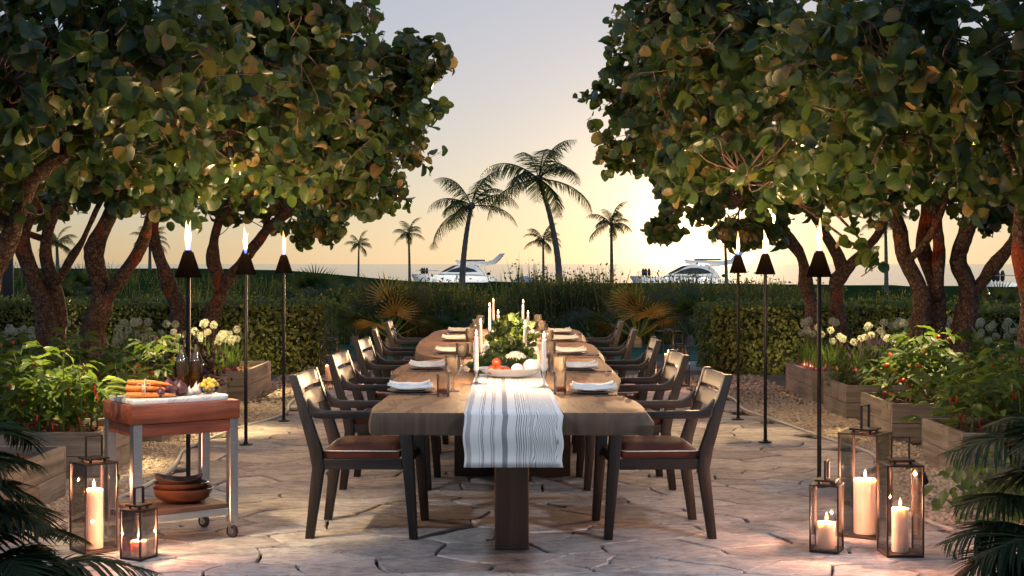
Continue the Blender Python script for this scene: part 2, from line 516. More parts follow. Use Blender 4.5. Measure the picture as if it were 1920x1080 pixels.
M['pressed'] = glass('pressed_glass', (.88, .84, .80), 1.7, .06, .09, (.9, .8, .68), bump=.9)
M['oil'] = glass('olive_oil', (.46, .32, .10), .8, .03, .08, (.5, .3, .06))
M['drink'] = glass('amber_drink', (.50, .22, .10), .6, .05, .12, (.6, .25, .1))
def _wax():
    t = NT('candle_wax')
    b = t.bsdf((.68, .55, .47), .45, 0, None, .3, Subsurface_Weight=.7, Subsurface_Scale=.06)
    b.inputs['Subsurface Radius'].default_value = (1.0, .45, .25)
    return t.done(b)
M['wax'] = _wax()
def _taper():
    t = NT('taper_wax')
    b = t.bsdf((.78, .72, .66), .45, 0, None, .3, Subsurface_Weight=.1, Subsurface_Scale=.008)
    return t.done(b)
M['taper'] = _taper()
M['wick'] = pm('wick', (.01, .008, .006), (.02, .015, .01), 20, .9, 0)
M['flame_torch'] = flame('torch_flame', .21, 1.3)
M['flame_candle'] = flame('candle_flame', .046, 6)
M['flame_taper'] = flame('taper_flame', .035, 11)
M['china'] = pm('white_china', (.66, .65, .63), (.72, .71, .69), 4, .25, 0)
M['charger'] = pm('charger_plate', (.16, .10, .07), (.22, .15, .10), 9, .35, .1)
M['linen'] = pm('linen_napkin', (.62, .60, .57), (.72, .70, .67), 60, .9, .3, dist=.002)
M['cutlery'] = pm('cutlery', (.32, .30, .28), (.4, .38, .36), 8, .25, 0, metal=1.0)
M['dish'] = pm('glazed_dish', (.50, .49, .49), (.58, .57, .57), 6, .35, .1)
M['copper'] = pm('copper_bowl', (.05, .020, .012), (.10, .040, .022), 5, .3, .2, metal=.35)
M['dark_bowl'] = pm('dark_wood_bowl', (.022, .013, .009), (.05, .03, .02), 8, .45, .3, (1, 1, 6))
def _runner():
    t = NT('striped_runner')
    sp = t.n('ShaderNodeSeparateXYZ')
    uv = t.n('ShaderNodeTexCoord').outputs['UV']; t.l(uv, sp.inputs[0])
    u, v = sp.outputs[0], sp.outputs[1]
    mp = t.n('ShaderNodeMapping'); mp.inputs['Scale'].default_value = (60, 3.5, 1); t.l(uv, mp.inputs[0])
    wob = t.math('MULTIPLY', t.math('SUBTRACT', t.noise(mp.outputs[0], 1.0, 3), .5), .012)
    uu = t.math('ADD', u, wob)
    c0, c1, cm = (0, 0, 0), (1, 1, 1), (.6, .6, .6)
    st = [(0, c0), (.022, cm), (.07, c0), (.15, c1), (.156, c0), (.172, c1), (.180, c0), (.19, c1), (.196, c0), (.272, c1), (.279, c0), (.29, c1), (.297, c0),
          (.305, c1), (.311, c0), (.385, (.85, .85, .85)), (.44, c0), (.53, c1), (.537, c0), (.553, c1), (.561, c0), (.572, c1), (.579, c0), (.60, c1), (.609, c0),
          (.625, c1), (.631, c0), (.645, c1), (.652, c0), (.67, (.4, .4, .4)), (.68, c0)]
    r = t.n('ShaderNodeValToRGB'); r.color_ramp.interpolation = 'CONSTANT'; e = r.color_ramp.elements
    while len(e) < len(st): e.new(.5)
    for i, (p, c) in enumerate(st): e[i].position = p; e[i].color = (*c, 1)
    t.l(uu, r.inputs[0])
    # the woven right-hand third: many fine wavering threads
    mp2 = t.n('ShaderNodeMapping'); mp2.inputs['Scale'].default_value = (5, 4.5, 1); t.l(uv, mp2.inputs[0])
    wv = t.math('MULTIPLY', t.noise(mp2.outputs[0], 1.2, 2), .16)
    fine = t.math('SINE', t.math('MULTIPLY', t.math('ADD', u, wv), 330))
    fine = t.math('MULTIPLY', t.math('GREATER_THAN', fine, .45), t.math('GREATER_THAN', u, .66))
    fine = t.math('MULTIPLY', fine, t.math('LESS_THAN', u, .95))
    stripe = t.math('MAXIMUM', r.outputs[0], t.math('MULTIPLY', fine, .75))
    mp3 = t.n('ShaderNodeMapping'); mp3.inputs['Scale'].default_value = (420, 5200, 1); t.l(uv, mp3.inputs[0])
    weave = t.noise(mp3.outputs[0], 1.0, 2)
    stripe = t.math('MULTIPLY', stripe, t.ramp(weave, [(.3, (.45,) * 3), (.6, (1,) * 3)]))
    col = t.mix(stripe, (.66, .64, .62), (.045, .05, .085))
    return t.done(t.bsdf(col, .9, 0, t.bump(weave, .25, .002), .2))
M['runner'] = _runner()
M['bark'] = None
def _bark():
    t = NT('sea_grape_bark')
    n1 = t.noise(t.coords((13, 13, 17)), 1.6, 9, .72, .8)
    n2 = t.noise(t.coords((3.2, 3.2, 2)), 1.0, 4)
    vo = t.n('ShaderNodeTexVoronoi', feature='DISTANCE_TO_EDGE'); vo.inputs['Scale'].default_value = 26
    t.l(t.coords((1, 1, .7)), vo.inputs['Vector'])
    plate = t.ramp(vo.outputs[0], [(0, (0, 0, 0)), (.12, (1, 1, 1))])
    col = t.ramp(n1, [(.34, (.045, .027, .021)), (.5, (.14, .088, .070)), (.68, (.30, .21, .165))])
    col = t.mix(t.math('MULTIPLY', t.math('SUBTRACT', 1.0, plate), .6), col, (.02, .012, .01))
    col = t.mix(t.ramp(n2, [(.57, (0, 0, 0)), (.64, (.9, .9, .9))]), col, (.36, .075, .028))
    return t.done(t.bsdf(col, .8, 0, t.bump(t.math('ADD', n1, t.math('MULTIPLY', plate, .35)), 1.0, .03), .2))
M['bark'] = _bark()
M['twig'] = pm('twig', (.11, .06, .05), (.2, .115, .10), 12, .6, .1)
M['grape_leaf'] = leafmat('sea_grape_leaf', [(0, (.006, .030, .024)), (.2, (.018, .060, .020)), (.42, (.045, .082, .014)), (.58, (.010, .046, .034)), (.74, (.085, .115, .016)), (.86, (.03, .065, .02)), (.92, (.20, .13, .045)), (.97, (.32, .21, .10)), (1, (.06, .08, .02))], .2, .36)
M['pepper_leaf'] = leafmat('pepper_leaf', [(0, (.03, .075, .012)), (.5, (.055, .11, .02)), (.85, (.09, .15, .03)), (1, (.13, .18, .04))], .3, .4, .4)
M['tomato_leaf'] = leafmat('tomato_leaf', [(0, (.022, .055, .012)), (.6, (.04, .085, .018)), (1, (.075, .12, .03))], .28, .5, .4)
M['kale_leaf'] = leafmat('kale_leaf', [(0, (.006, .022, .006)), (.6, (.014, .042, .009)), (1, (.035, .075, .015))], .25, .45, .4)
M['hedge_leaf'] = leafmat('hedge_leaf', [(0, (.035, .055, .008)), (.4, (.085, .105, .014)), (.8, (.15, .16, .022)), (1, (.20, .18, .035))], .25, .4, .2)
M['herb_leaf'] = leafmat('herb_leaf', [(0, (.035, .075, .015)), (.6, (.06, .11, .025)), (1, (.09, .14, .035))], .3, .5, .2)
M['purple_leaf'] = leafmat('purple_leaf', [(0, (.03, .006, .015)), (.6, (.06, .012, .03)), (1, (.10, .03, .04))], .2, .4, .2, (.2, .04, .08))
M['blade'] = leafmat('allium_blade', [(0, (.03, .075, .012)), (.6, (.05, .11, .018)), (1, (.085, .15, .025))], .35, .4, .1)
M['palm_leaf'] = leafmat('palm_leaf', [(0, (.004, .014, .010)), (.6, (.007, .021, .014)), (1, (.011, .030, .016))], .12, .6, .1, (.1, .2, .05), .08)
M['fan_amberlit'] = leafmat('fan_palm_amberlit', [(0, (.055, .038, .014)), (.6, (.085, .052, .018)), (1, (.11, .065, .022))], .25, .5, .1)  # amber glow of the uplights put into the leaf colour
M['fan_green'] = leafmat('fan_palm_green', [(0, (.012, .030, .018)), (.6, (.02, .045, .022)), (1, (.03, .06, .026))], .2, .45, .1)
M['coco_leaf'] = leafmat('coconut_leaf', [(0, (.02, .026, .008)), (.6, (.035, .04, .012)), (1, (.06, .05, .018))], .5, .4, .0)
M['oat'] = leafmat('dune_grass', [(0, (.010, .012, .006)), (.45, (.022, .022, .010)), (.72, (.05, .036, .016)), (.9, (.30, .17, .06)), (1, (.40, .26, .10))], .4, .6, .0)
M['stem'] = pm('green_stem', (.04, .08, .015), (.07, .12, .025), 20, .5, .1)
M['floret'] = leafmat('allium_floret', [(0, (.36, .39, .38)), (.5, (.52, .53, .50)), (1, (.66, .65, .60))], .4, .6, .0, (.7, .7, .6))
M['onion'] = pm('red_onion', (.10, .012, .018), (.24, .04, .03), 9, .3, .1, (1, 1, .3))
M['pepper_red'] = pm('red_pepper', (.32, .012, .012), (.42, .03, .016), 6, .25, 0)
M['tomato'] = pm('tomato', (.38, .035, .015), (.50, .09, .025), 5, .22, 0)
M['lavender'] = pm('lavender_bloom', (.16, .085, .17), (.32, .19, .30), 30, .8, 0)
M['carrot'] = pm('carrot', (.66, .17, .03), (.78, .25, .05), 8, .45, .3, (20, 1, 1))
M['carrot_top'] = pm('carrot_top', (.28, .36, .05), (.40, .46, .08), 14, .5, .1)
M['twine'] = pm('twine', (.55, .42, .27), (.68, .55, .38), 60, .9, .3)
M['beet'] = pm('beet', (.035, .012, .025), (.11, .03, .045), 10, .4, .2)
M['garlic'] = pm('garlic', (.60, .52, .48), (.72, .66, .62), 14, .5, .2, (3, 3, .5))
M['yellow_tomato'] = pm('yellow_tomato', (.62, .36, .04), (.72, .46, .08), 6, .25, 0)
M['cauliflower'] = pm('cauliflower', (.55, .47, .36), (.68, .60, .48), 40, .7, .8)
M['eggwhite'] = pm('white_squash', (.68, .65, .62), (.75, .72, .69), 5, .45, .05)
M['palmtrunk'] = pm('palm_trunk', (.13, .11, .095), (.27, .24, .21), 4, .8, .6, (1, 1, 9))
M['hose'] = pm('pale_edging', (.42, .41, .40), (.5, .49, .48), 8, .5, 0)
M['hull'] = pm('yacht_gelcoat', (.80, .81, .82), (.84, .85, .86), 2, .25, 0)
M['yglass'] = pm('yacht_window', (.02, .022, .03), (.03, .033, .04), 2, .08, 0)
M['dark_cloth'] = pm('dark_cover', (.02, .018, .018), (.03, .028, .027), 8, .8, 0)
def _sea():
    t = NT('sea_water')
    v = t.coords((.12, .5, 1), False)
    n = t.noise(v, 1.0, 8, .65)
    return t.done(t.bsdf((.03, .06, .085), .10, 0, t.bump(n, .22, .6), .5))
M['sea'] = _sea()
# ---------------------------------------------------------------- ground, sea, paving, gravel
rng = random.Random(7)
nr = np.random.default_rng(7)

def smooth(a, b, x):
    t = min(1, max(0, (x - a) / (b - a))); return t * t * (3 - 2 * t)

def shore(x):                                   # distance of the shore line
    return 128 - .9 * (x - 0) + 14 * math.sin(x * .05) if x > -40 else 164 + 14 * math.sin(x * .05)

def ground_z(x, y):
    z = -.07
    z += 1.25 * smooth(33, 62, y) * smooth(-2, -22, x)             # grassy rise on the cart side
    z += .35 * smooth(40, 70, y) * (noise.noise((x * .05, y * .05, 0)) * .5)
    z -= .25 * smooth(60, 100, y)
    s = shore(x)
    z = z * (1 - smooth(s - 14, s, y)) + (-.25) * smooth(s - 14, s, y)
    z -= 5.5 * smooth(s, s + 10, y)
    return z

ys = [-30, -10, 0, 4] + [6 + 2 * i for i in range(20)] + [48 + 4 * i for i in range(40)] + [220, 260]
xs = [-300, -200, -140] + [-100 + 5 * i for i in range(16)] + [-20 + 2 * i for i in range(20)] + [20 + 5 * i for i in range(17)] + [140, 200, 300]
vv = [(x, y, ground_z(x, y)) for y in ys for x in xs]
nx = len(xs)
ff = [(j * nx + i, j * nx + i + 1, (j + 1) * nx + i + 1, (j + 1) * nx + i) for j in range(len(ys) - 1) for i in range(nx - 1)]
kind(MB().add(vv, ff).build('ground', M['lawn'], smooth=True, angle=180), 'structure')
kind(MB().add([(-30000, 60, -2.6), (30000, 60, -2.6), (30000, 45000, -2.6), (-30000, 45000, -2.6)], [(0, 1, 2, 3)]).build('sea', M['sea']), 'structure')

sd_ = Vector((math.sin(R(7.5)) * math.cos(R(1.25)), math.cos(R(7.5)) * math.cos(R(1.25)), math.sin(R(1.25)))) * 40000
tsun = NT('sun_fire'); em_ = tsun.n('ShaderNodeEmission'); em_.inputs[0].default_value = (1, .72, .40, 1); em_.inputs[1].default_value = 3.0
kind(MB().ball(sd_, 190, 24, 16).build('sun_sphere', tsun.done(em_), smooth=True), 'structure')

# patio outline, from the photograph's paving edge
PL = [(600, 733), (566, 742), (545, 757), (540, 772), (515, 785), (470, 797), (420, 814), (350, 843), (335, 866), (312, 890), (240, 930), (110, 985), (-60, 1030)]
PR = [(1330, 735), (1372, 748), (1392, 768), (1440, 785), (1500, 806), (1575, 832), (1632, 852), (1640, 872), (1604, 896), (1612, 930), (1700, 965), (1800, 1000), (1990, 1040)]
left = [G(*p).xy for p in PL] + [Vector((-2.9, 5.2)), Vector((-2.2, 4.2))]
right = [G(*p).xy for p in PR] + [Vector((2.9, 5.2)), Vector((2.2, 4.2))]
far = [Vector((-1.6, 17.2)), Vector((-.6, 17.6)), Vector((.7, 17.6)), Vector((1.7, 17.2))]
ring = catmull([Vector((p.x, p.y, 0)) for p in left[::-1]] + [Vector((p.x, p.y, 0)) for p in far] + [Vector((p.x, p.y, 0)) for p in right], 4)
OUT = [(p.x, p.y) for p in ring]                # clockwise from the near cart-side corner
OA = np.array(OUT)

def inside(x, y, poly=OA):
    a, b = poly, np.roll(poly, -1, 0)
    c = (a[:, 1] > y) != (b[:, 1] > y)
    xx = a[:, 0] + (y - a[:, 1]) * (b[:, 0] - a[:, 0]) / np.where(b[:, 1] == a[:, 1], 1e-9, b[:, 1] - a[:, 1])
    return (np.count_nonzero(c & (x < xx)) % 2) == 1

def clamp_in(p):
    if inside(p[0], p[1]): return p
    a, b = OA, np.roll(OA, -1, 0)
    ab = b - a
    t = np.clip(((np.array(p) - a) * ab).sum(1) / np.maximum((ab ** 2).sum(1), 1e-9), 0, 1)
    q = a + ab * t[:, None]
    k = ((q - np.array(p)) ** 2).sum(1).argmin()
    return tuple(q[k])

patio = kind(MB().prism(OUT[::-1], -.065, -.022).build('patio', M['mortar']), 'structure')

# irregular paving stones: warped Voronoi cells with open joints
AX = 1.45                                       # stones run a little wider than deep
pts = []
while len(pts) < 5000:
    pts.append((rng.uniform(-4.4, 4.4) / AX, rng.uniform(3.6, 18.2)))
pts = np.array(pts)
keep = []
for i in range(len(pts)):                       # thin out to a minimum spacing that varies
    dmin = .195 + .14 * noise.noise((pts[i][0] * 1.3, pts[i][1] * 1.3, 3.3))
    if all(np.hypot(*(pts[i] - pts[j])) > dmin for j in keep): keep.append(i)
pts = pts[keep]

def cell(i):
    c = pts[i]; poly = [c + np.array(q) for q in ((-1.2, -1.2), (1.2, -1.2), (1.2, 1.2), (-1.2, 1.2))]
    o = np.argsort(((pts - c) ** 2).sum(1))[1:22]
    for j in o:
        n = pts[j] - c; m = (pts[j] + c) / 2
        out = []
        for k in range(len(poly)):
            a, b = poly[k], poly[(k + 1) % len(poly)]
            da, db = (a - m) @ n, (b - m) @ n
            if da <= 0: out.append(a)
            if da * db < 0: out.append(a + (b - a) * (da / (da - db)))
        poly = out
        if len(poly) < 3: return None
    return poly

def warp(p):
    x, y = p[0] * AX, p[1]
    v = Vector((x * 2.6, y * 2.6, 1.7)); v2 = Vector((x * 7, y * 7, 9.1))
    return (x + .10 * noise.noise(v) + .028 * noise.noise(v2), y + .10 * noise.noise(v + Vector((9, 4, 2))) + .028 * noise.noise(v2 + Vector((3, 8, 1))))

stones = []
for i in range(len(pts)):
    poly = cell(i)
    if poly is None: continue
    dense = []
    for k in range(len(poly)):
        a, b = poly[k], poly[(k + 1) % len(poly)]
        L = np.hypot((a - b)[0], (a - b)[1])
        n = 1 if L < .1 else (2 if L < .22 else 3)
        for s in range(n): dense.append(a + (b - a) * s / n)
    q = [warp(p) for p in dense]
    cx, cy = np.mean([p[0] for p in q]), np.mean([p[1] for p in q])
    if not inside(cx, cy) : continue
    q = [clamp_in(p) for p in q]
    cx, cy = np.mean([p[0] for p in q]), np.mean([p[1] for p in q])
    ar = .5 * sum(q[k][0] * q[(k + 1) % len(q)][1] - q[(k + 1) % len(q)][0] * q[k][1] for k in range(len(q)))
    if ar < .012: continue
    stones.append((cx, cy, q))
stones.sort(key=lambda s: -max(0.01, 1 if s[1] > 5.8 else .02) / s[1] ** 2)

def stone_mb(cx, cy, q, mb, ox, oy, tz):
    n = len(q); gap = rng.uniform(.004, .008)
    rings = []
    for (ins, z) in ((gap, -.03), (gap, tz - .006), (gap + .005, tz)):
        r_ = []
        for (x, y) in q:
            dx, dy = cx - x, cy - y; L = math.hypot(dx, dy) + 1e-6
            r_.append((x + dx / L * min(ins * 1.25, L * .4) - ox, y + dy / L * min(ins * 1.25, L * .4) - oy, z))
        rings.append(r_)
    fs_ = [(k, (k + 1) % n, n + (k + 1) % n, n + k) for k in range(n)] + [(n + k, n + (k + 1) % n, 2 * n + (k + 1) % n, 2 * n + k) for k in range(n)] + [tuple(range(2 * n, 3 * n))]
    mb.add(rings[0] + rings[1] + rings[2], fs_)
for (cx, cy, q) in stones[:300]:
    mb = MB(); stone_mb(cx, cy, q, mb, cx, cy, rng.uniform(-.003, .004))
    mb.build('paving_stone', M['stone'], patio, loc=(cx, cy, 0))
if len(stones) > 300:
    mb = MB()
    for (cx, cy, q) in stones[300:]: stone_mb(cx, cy, q, mb, 0, 0, rng.uniform(-.002, .003))
    kind(mb.build('paving_stone', M['stone'], patio), 'stuff')
print('stones', len(stones))

# thin pale edging between paving and gravel
ed = MB()
def edge_piece(lo, hi):
    seg = [Vector((p[0], p[1], .012)) for p in OUT if lo < p[1] < hi[0] or lo < p[1] < hi[1]]
    return seg
nL = next(i for i, p in enumerate(OUT) if p[1] > 15.9)
nR = max(i for i, p in enumerate(OUT) if p[1] > 15.9)
def outward(pl, s):
    return [Vector((p[0] + s * .012, p[1], .004)) for p in pl]
el = ed.tube(outward(OUT[6:nL], -1), .013, 6).build('edging_strip', M['hose'], smooth=True)
tag(el, 'thin pale edging strip between paving and gravel on the cart side', 'garden edging', 'paving edging strips')
er = MB().tube(outward(OUT[nR:-6], 1), .013, 6).build('edging_strip', M['hose'], smooth=True)
tag(er, 'thin pale edging strip between paving and gravel beside the three large lanterns', 'garden edging', 'paving edging strips')

# gravel beds either side and behind, the cross path
kind(MB().box(-9, 9, 3.0, 19.3, -.1, -.045).build('gravel_bed', M['gravel_bed']), 'structure')
kind(MB().box(-6, 6, 19.3, 21.0, -.1, -.035).build('path', M['path']), 'structure')
kind(MB().box(-9, 9, 21.05, 25.2, -.1, -.028).build('lawn_strip', pm('lawn_strip', (.006, .075, .045), (.012, .11, .065), 90, .9, .4)), 'structure')

ico_v, ico_f = [], []
_b = bmesh.new(); bmesh.ops.create_icosphere(_b, subdivisions=1, radius=1)
ico_v = np.array([v.co[:] for v in _b.verts]); ico_f = [[v.index for v in f.verts] for f in _b.faces]; _b.free()

def pebbles(n, fx, name):
    P_ = []
    while len(P_) < n:
        d = 1 / nr.uniform(1 / 18.3, 1 / 6.2)
        if d > 14.5: d = nr.uniform(9, 18.3)
        x = fx(d)
        if not inside(x, d): P_.append((x, d))
    P_ = np.array(P_)
    r = nr.uniform(.010, .019, n) * (1 + .015 * (P_[:, 1] - 8))
    sx, sy, sz = nr.uniform(.8, 1.4, n), nr.uniform(.8, 1.3, n), nr.uniform(.45, .75, n)
    a = nr.uniform(0, 6.28, n)
    V = ico_v[None] * np.stack([sx, sy, sz], 1)[:, None, :] * r[:, None, None]
    ca, sa = np.cos(a)[:, None], np.sin(a)[:, None]
    X = V[..., 0] * ca - V[..., 1] * sa; Y = V[..., 0] * sa + V[..., 1] * ca
    V = np.stack([X + P_[:, 0:1], Y + P_[:, 1:2], V[..., 2] + (nr.uniform(-.042, -.022, n))[:, None]], -1)
    return kind(link(name, fast_mesh(name, V.reshape(-1, 3), ico_f, n, len(ico_v), M['pebble'])), 'stuff')
pebbles(19000, lambda d: nr.uniform(max(-.365 * d, -2.95 if d > 8.8 else -2.9), -1.2), 'gravel')
pebbles(19000, lambda d: nr.uniform(1.2, min(.365 * d, 3.15)), 'gravel')
# ---------------------------------------------------------------- sea grape trees
LEAF = leaf_tpl(1.0, 1.02, ROUND, .16, .18)
LEAF_B = leaf_tpl(1.0, .95, ROUND, .34, .42, .03)
LEAF_ME = [tpl_mesh('leaf', LEAF, M['grape_leaf']), tpl_mesh('leaf', LEAF_B, M['grape_leaf'])]
ALL_LEAVES = []                                  # (tree index, pos, dir, normal, size, template)
TREES = []

def bumpy(pts, r0, r1, k=7):
    c = catmull(pts, k); n = len(c)
    am = min(.055, r0 * .45)
    c = [p + Vector((noise.noise(p * 2.3 + Vector((7, 1, 3))), noise.noise(p * 2.3 + Vector((1, 9, 5))), 0)) * am * (1 if 0 < i < n - 1 else 0) for i, p in enumerate(c)]
    rr = [.84 * (r0 + (r1 - r0) * i / (n - 1)) * (1 + .34 * noise.noise(c[i] * 3.1) + .10 * noise.noise(c[i] * 9)) for i in range(n)]
    return c, rr

CLEAR = []                                       # cones kept free of leaves below the garden lamps

def tree(label, base, stems, blobs, seed, limbs=5, group='sea grape trees round the dining terrace'):
    """stems: (points, r0, r1); blobs: (px, py, d, rx, ry, rz, n twigs)"""
    rg = random.Random(seed)
    base = Vector(base)
    root = tag(thing('sea_grape_tree', label, 'tree', base), label, 'tree', group)
    ti = len(TREES); TREES.append((root, base))
    stem_tops = []
    for k, (sp, r0, r1) in enumerate(stems):
        c, rr = bumpy([Vector(p) - base for p in sp], r0, r1)
        if (Vector(sp[0]) - base).length < 1.2 and sp[0][2] < .1: rr[0] *= 1.35; rr[1] *= 1.15
        MB().tube(c, rr, 14, jit=.10, rng=rg).build('trunk', M['bark'], root, smooth=True, angle=180)
        stem_tops += [c[j] + base for j in range(int(len(c) * .55), len(c), 2)]
    limb_pts = list(stem_tops)
    for (px, py, d, rx, ry, rz, nt_) in blobs:
        c0 = P(px, py, d)
        for k in range(limbs if nt_ > 40 else 2):
            u = Vector((rg.gauss(0, 1), rg.gauss(0, 1), rg.gauss(0, 1))).normalized() * rg.uniform(.35, .8)
            e = c0 + Vector((u.x * rx, u.y * ry, u.z * rz))
            s = min(stem_tops, key=lambda p: (p - e).length + rg.uniform(0, .4))
            mid = s.lerp(e, .5) + Vector((rg.uniform(-.15, .15), rg.uniform(-.15, .15), rg.uniform(.0, .25)))
            q1 = s.lerp(mid, .5) + Vector((rg.uniform(-.08, .08), rg.uniform(-.08, .08), rg.uniform(-.05, .1)))
            c, rr = bumpy([s - base, q1 - base, mid - base, e - base], rg.uniform(.028, .05), .010, 6)
            MB().tube(c, rr, 8, jit=.08, rng=rg).build('branch', M['bark'], root, smooth=True, angle=180)
            limb_pts += [p + base for p in c[5:]]
            for q in range(9):
                pe = c[-1 - q // 3] + base
                ld = Vector((rg.gauss(0, 1), rg.gauss(0, 1), rg.gauss(-.2, .7))).normalized()
                nn = Vector((rg.gauss(0, .5), rg.gauss(-.4, .5), rg.gauss(.6, .4)))
                if nn.cross(ld).length > .1: ALL_LEAVES.append((ti, pe, ld, nn, rg.uniform(.09, .14), rg.random() < .5))
    tw = MB()
    for (px, py, d, rx, ry, rz, nt_) in blobs:
        c0 = P(px, py, d)
        for k in range(int(nt_ * 1.3)):
            u = Vector((rg.gauss(0, 1), rg.gauss(0, 1), rg.gauss(0, 1))).normalized()
            rad = rg.random() ** .42
            rad *= 1 + .16 * noise.noise(u * 2.2 + Vector((seed, 0, 0)))
            tip = c0 + Vector((u.x * rx, u.y * ry, u.z * rz)) * rad
            out = Vector((u.x / rx, u.y / ry, u.z / rz)).normalized()
            if any((tip - a).length < 2.6 and (tip - a).normalized().dot(b) > .86 for a, b in CLEAR): continue
            dirv = (out * rg.uniform(.5, 1.0) + Vector((rg.gauss(0, .45), rg.gauss(0, .45), rg.gauss(.05, .4)))).normalized()
            if dirv.dot(out) < .35: dirv = (dirv + out * (.6 - dirv.dot(out))).normalized()
            L = min(rg.uniform(.28, .5), .25 + .5 * min(rx, rz) * rad)
            if min(rx, rz) < .45: L *= .6
            st = tip - dirv * L
            near = min(rg.sample(limb_pts, min(len(limb_pts), 110)), key=lambda p: (p - st).length)
            mid = near.lerp(st, .55) + Vector((rg.uniform(-.12, .12), rg.uniform(-.12, .12), rg.uniform(-.14, .08)))
            far_ = (near - st).length
            pts_ = [near, mid, st, tip] if far_ < .85 and rg.random() < .8 else [st - dirv * .04, st, tip]
            c = catmull([p - base for p in pts_], 4)
            tw.tube(c, [.0070 + (.0028 - .0075) * i / (len(c) - 1) for i in range(len(c))], 4, caps=False)
            nl = rg.randint(8, 11)
            side = 1
            for j in range(nl):
                t = (j + 1) / nl
                p = st.lerp(tip, t)
                ax_ = dirv.orthogonal().normalized(); ax_.rotate(Matrix.Rotation(rg.uniform(0, 6.28), 3, dirv))
                ld = (dirv * rg.uniform(.1, .8) + ax_ * side + Vector((0, 0, rg.uniform(-.7, .25)))).normalized()
                side = -side
                nn = (Vector((rg.gauss(0, .55), rg.gauss(-.35, .55), rg.gauss(.55, .5))) + out * .5)
                if nn.cross(ld).length < .1: nn = nn + Vector((.5, .2, .1))
                s = rg.uniform(.07, .155) * (1.0 if t < .8 else .75)
                ALL_LEAVES.append((ti, p, ld, nn, s, rg.random() < .5))
    kind(tw.build('twig', M['twig'], root, smooth=True, angle=180), 'stuff')
    return root

# garden lamps hang in the crowns; their beams are kept clear (position, aim)
LAMPS = [((-3.15, 9.8, 2.35), (-3.0, 9.9, .4)), ((-3.3, 12.0, 2.35), (-2.75, 11.9, .5)), ((-3.6, 15.2, 2.3), (-3.2, 15.6, .5)),
         ((3.2, 9.8, 2.35), (3.35, 9.9, .4)), ((3.6, 12.0, 2.35), (3.35, 11.9, .5)), ((3.7, 15.0, 2.3), (3.75, 15.4, .5)),
         ((-2.3, 6.35, 2.75), (-1.75, 7.25, .7)), ((2.1, 11.2, 2.35), (1.75, 11.7, 0)), ((-2.3, 11.6, 2.3), (-2.0, 12.2, 0)),
         ((-2.6, 14.6, 2.3), (-2.2, 14.3, 0)), ((2.75, 12.9, 2.3), (2.45, 13.1, 0))]
for a, b in LAMPS:
    CLEAR.append((Vector(a), (Vector(b) - Vector(a)).normalized()))

def S(px, py, d): return P(px, py, d)
tree('sea grape tree leaning in from the edge, thick trunk behind the chilli planter', (-4.15, 10.8, -.06),
     [([(-4.15, 10.8, -.06), S(-30, 560, 10.8), S(8, 460, 10.7), S(45, 370, 10.5), S(100, 300, 10.2), S(180, 240, 9.9)], .125, .045),
      ([S(20, 430, 10.7), S(-30, 330, 10.6), S(60, 200, 10.0)], .07, .03)],
     [(130, 120, 9.6, 1.5, 1.2, .93, 210), (-40, 300, 10.6, .8, .8, .55, 40)], 11)
tree('sea grape tree with two close dark stems, at the far end of the chilli planter', (-4.75, 14.6, -.06),
     [([(-4.75, 14.6, -.06), S(88, 620, 14.6), S(62, 520, 14.6), S(45, 440, 14.5), S(80, 340, 14.3)], .15, .06),
      ([(-4.62, 14.75, -.06), S(108, 600, 14.75), S(98, 520, 14.7), S(90, 420, 14.6), S(140, 320, 14.4)], .11, .05),
      ([S(100, 540, 14.6), S(130, 490, 14.5), S(165, 430, 14.2), S(200, 360, 14)], .055, .03)],
     [(130, 235, 13.6, 1.4, 1.2, .82, 150), (10, 390, 15.0, .7, .7, .35, 22)], 12)
tree('sea grape tree with a smooth curved trunk forking low behind the kitchen cart', (-4.2, 14.2, -.06),
     [([(-4.15, 14.2, -.06), S(172, 640, 14.2), S(186, 570, 14.1), S(178, 480, 14.0), S(205, 410, 13.8), S(235, 340, 13.4)], .165, .075),
      ([S(190, 568, 14.1), S(225, 525, 13.9), S(262, 465, 13.6), S(285, 400, 13.2), S(330, 310, 12.8)], .085, .05)],
     [(430, 190, 12.4, 1.45, 1.25, 1.15, 240), (560, 20, 12.0, .75, .8, .72, 80), (300, 330, 13.2, .9, .9, .52, 60)], 13)
tree('double-trunked sea grape tree by the white globe flowers, reaching towards the water', (-3.8, 17.1, -.06),
     [([(-4.05, 17.2, -.06), S(338, 600, 17.2), S(315, 530, 17.1), S(290, 460, 17.0), S(300, 390, 16.7), S(380, 330, 16)], .15, .06),
      ([(-3.68, 17.1, -.06), S(395, 600, 17.1), S(412, 545, 17.0), S(400, 470, 16.8), S(430, 390, 16.2), S(520, 330, 15.4)], .13, .05),
      ([S(410, 550, 17.0), S(445, 500, 16.8), S(490, 445, 16.4), S(540, 400, 15.8), S(600, 330, 15)], .085, .045)],
     [(655, 235, 14.4, 1.02, 1.0, 1.12, 210), (480, 320, 16.3, 1.6, .9, .74, 150), (775, 110, 14.2, .40, .4, .34, 26), (600, 425, 15.6, .42, .4, .22, 22)], 14)
tree('sea grape tree with an upright red-flecked trunk beside the chilli planter near the large lanterns', (3.92, 10.8, -.06),
     [([(3.92, 10.8, -.06), S(1930, 620, 10.8), S(1928, 520, 10.8), S(1918, 420, 10.8), S(1912, 300, 10.7), S(1905, 200, 10.5), S(1880, 80, 10.2)], .115, .06),
      ([S(1914, 330, 10.7), S(1860, 225, 10.3), S(1760, 150, 9.8)], .05, .03)],
     [(1800, 135, 9.6, 1.5, 1.2, .95, 215), (1950, 330, 10.8, .5, .7, .4, 24)], 21)
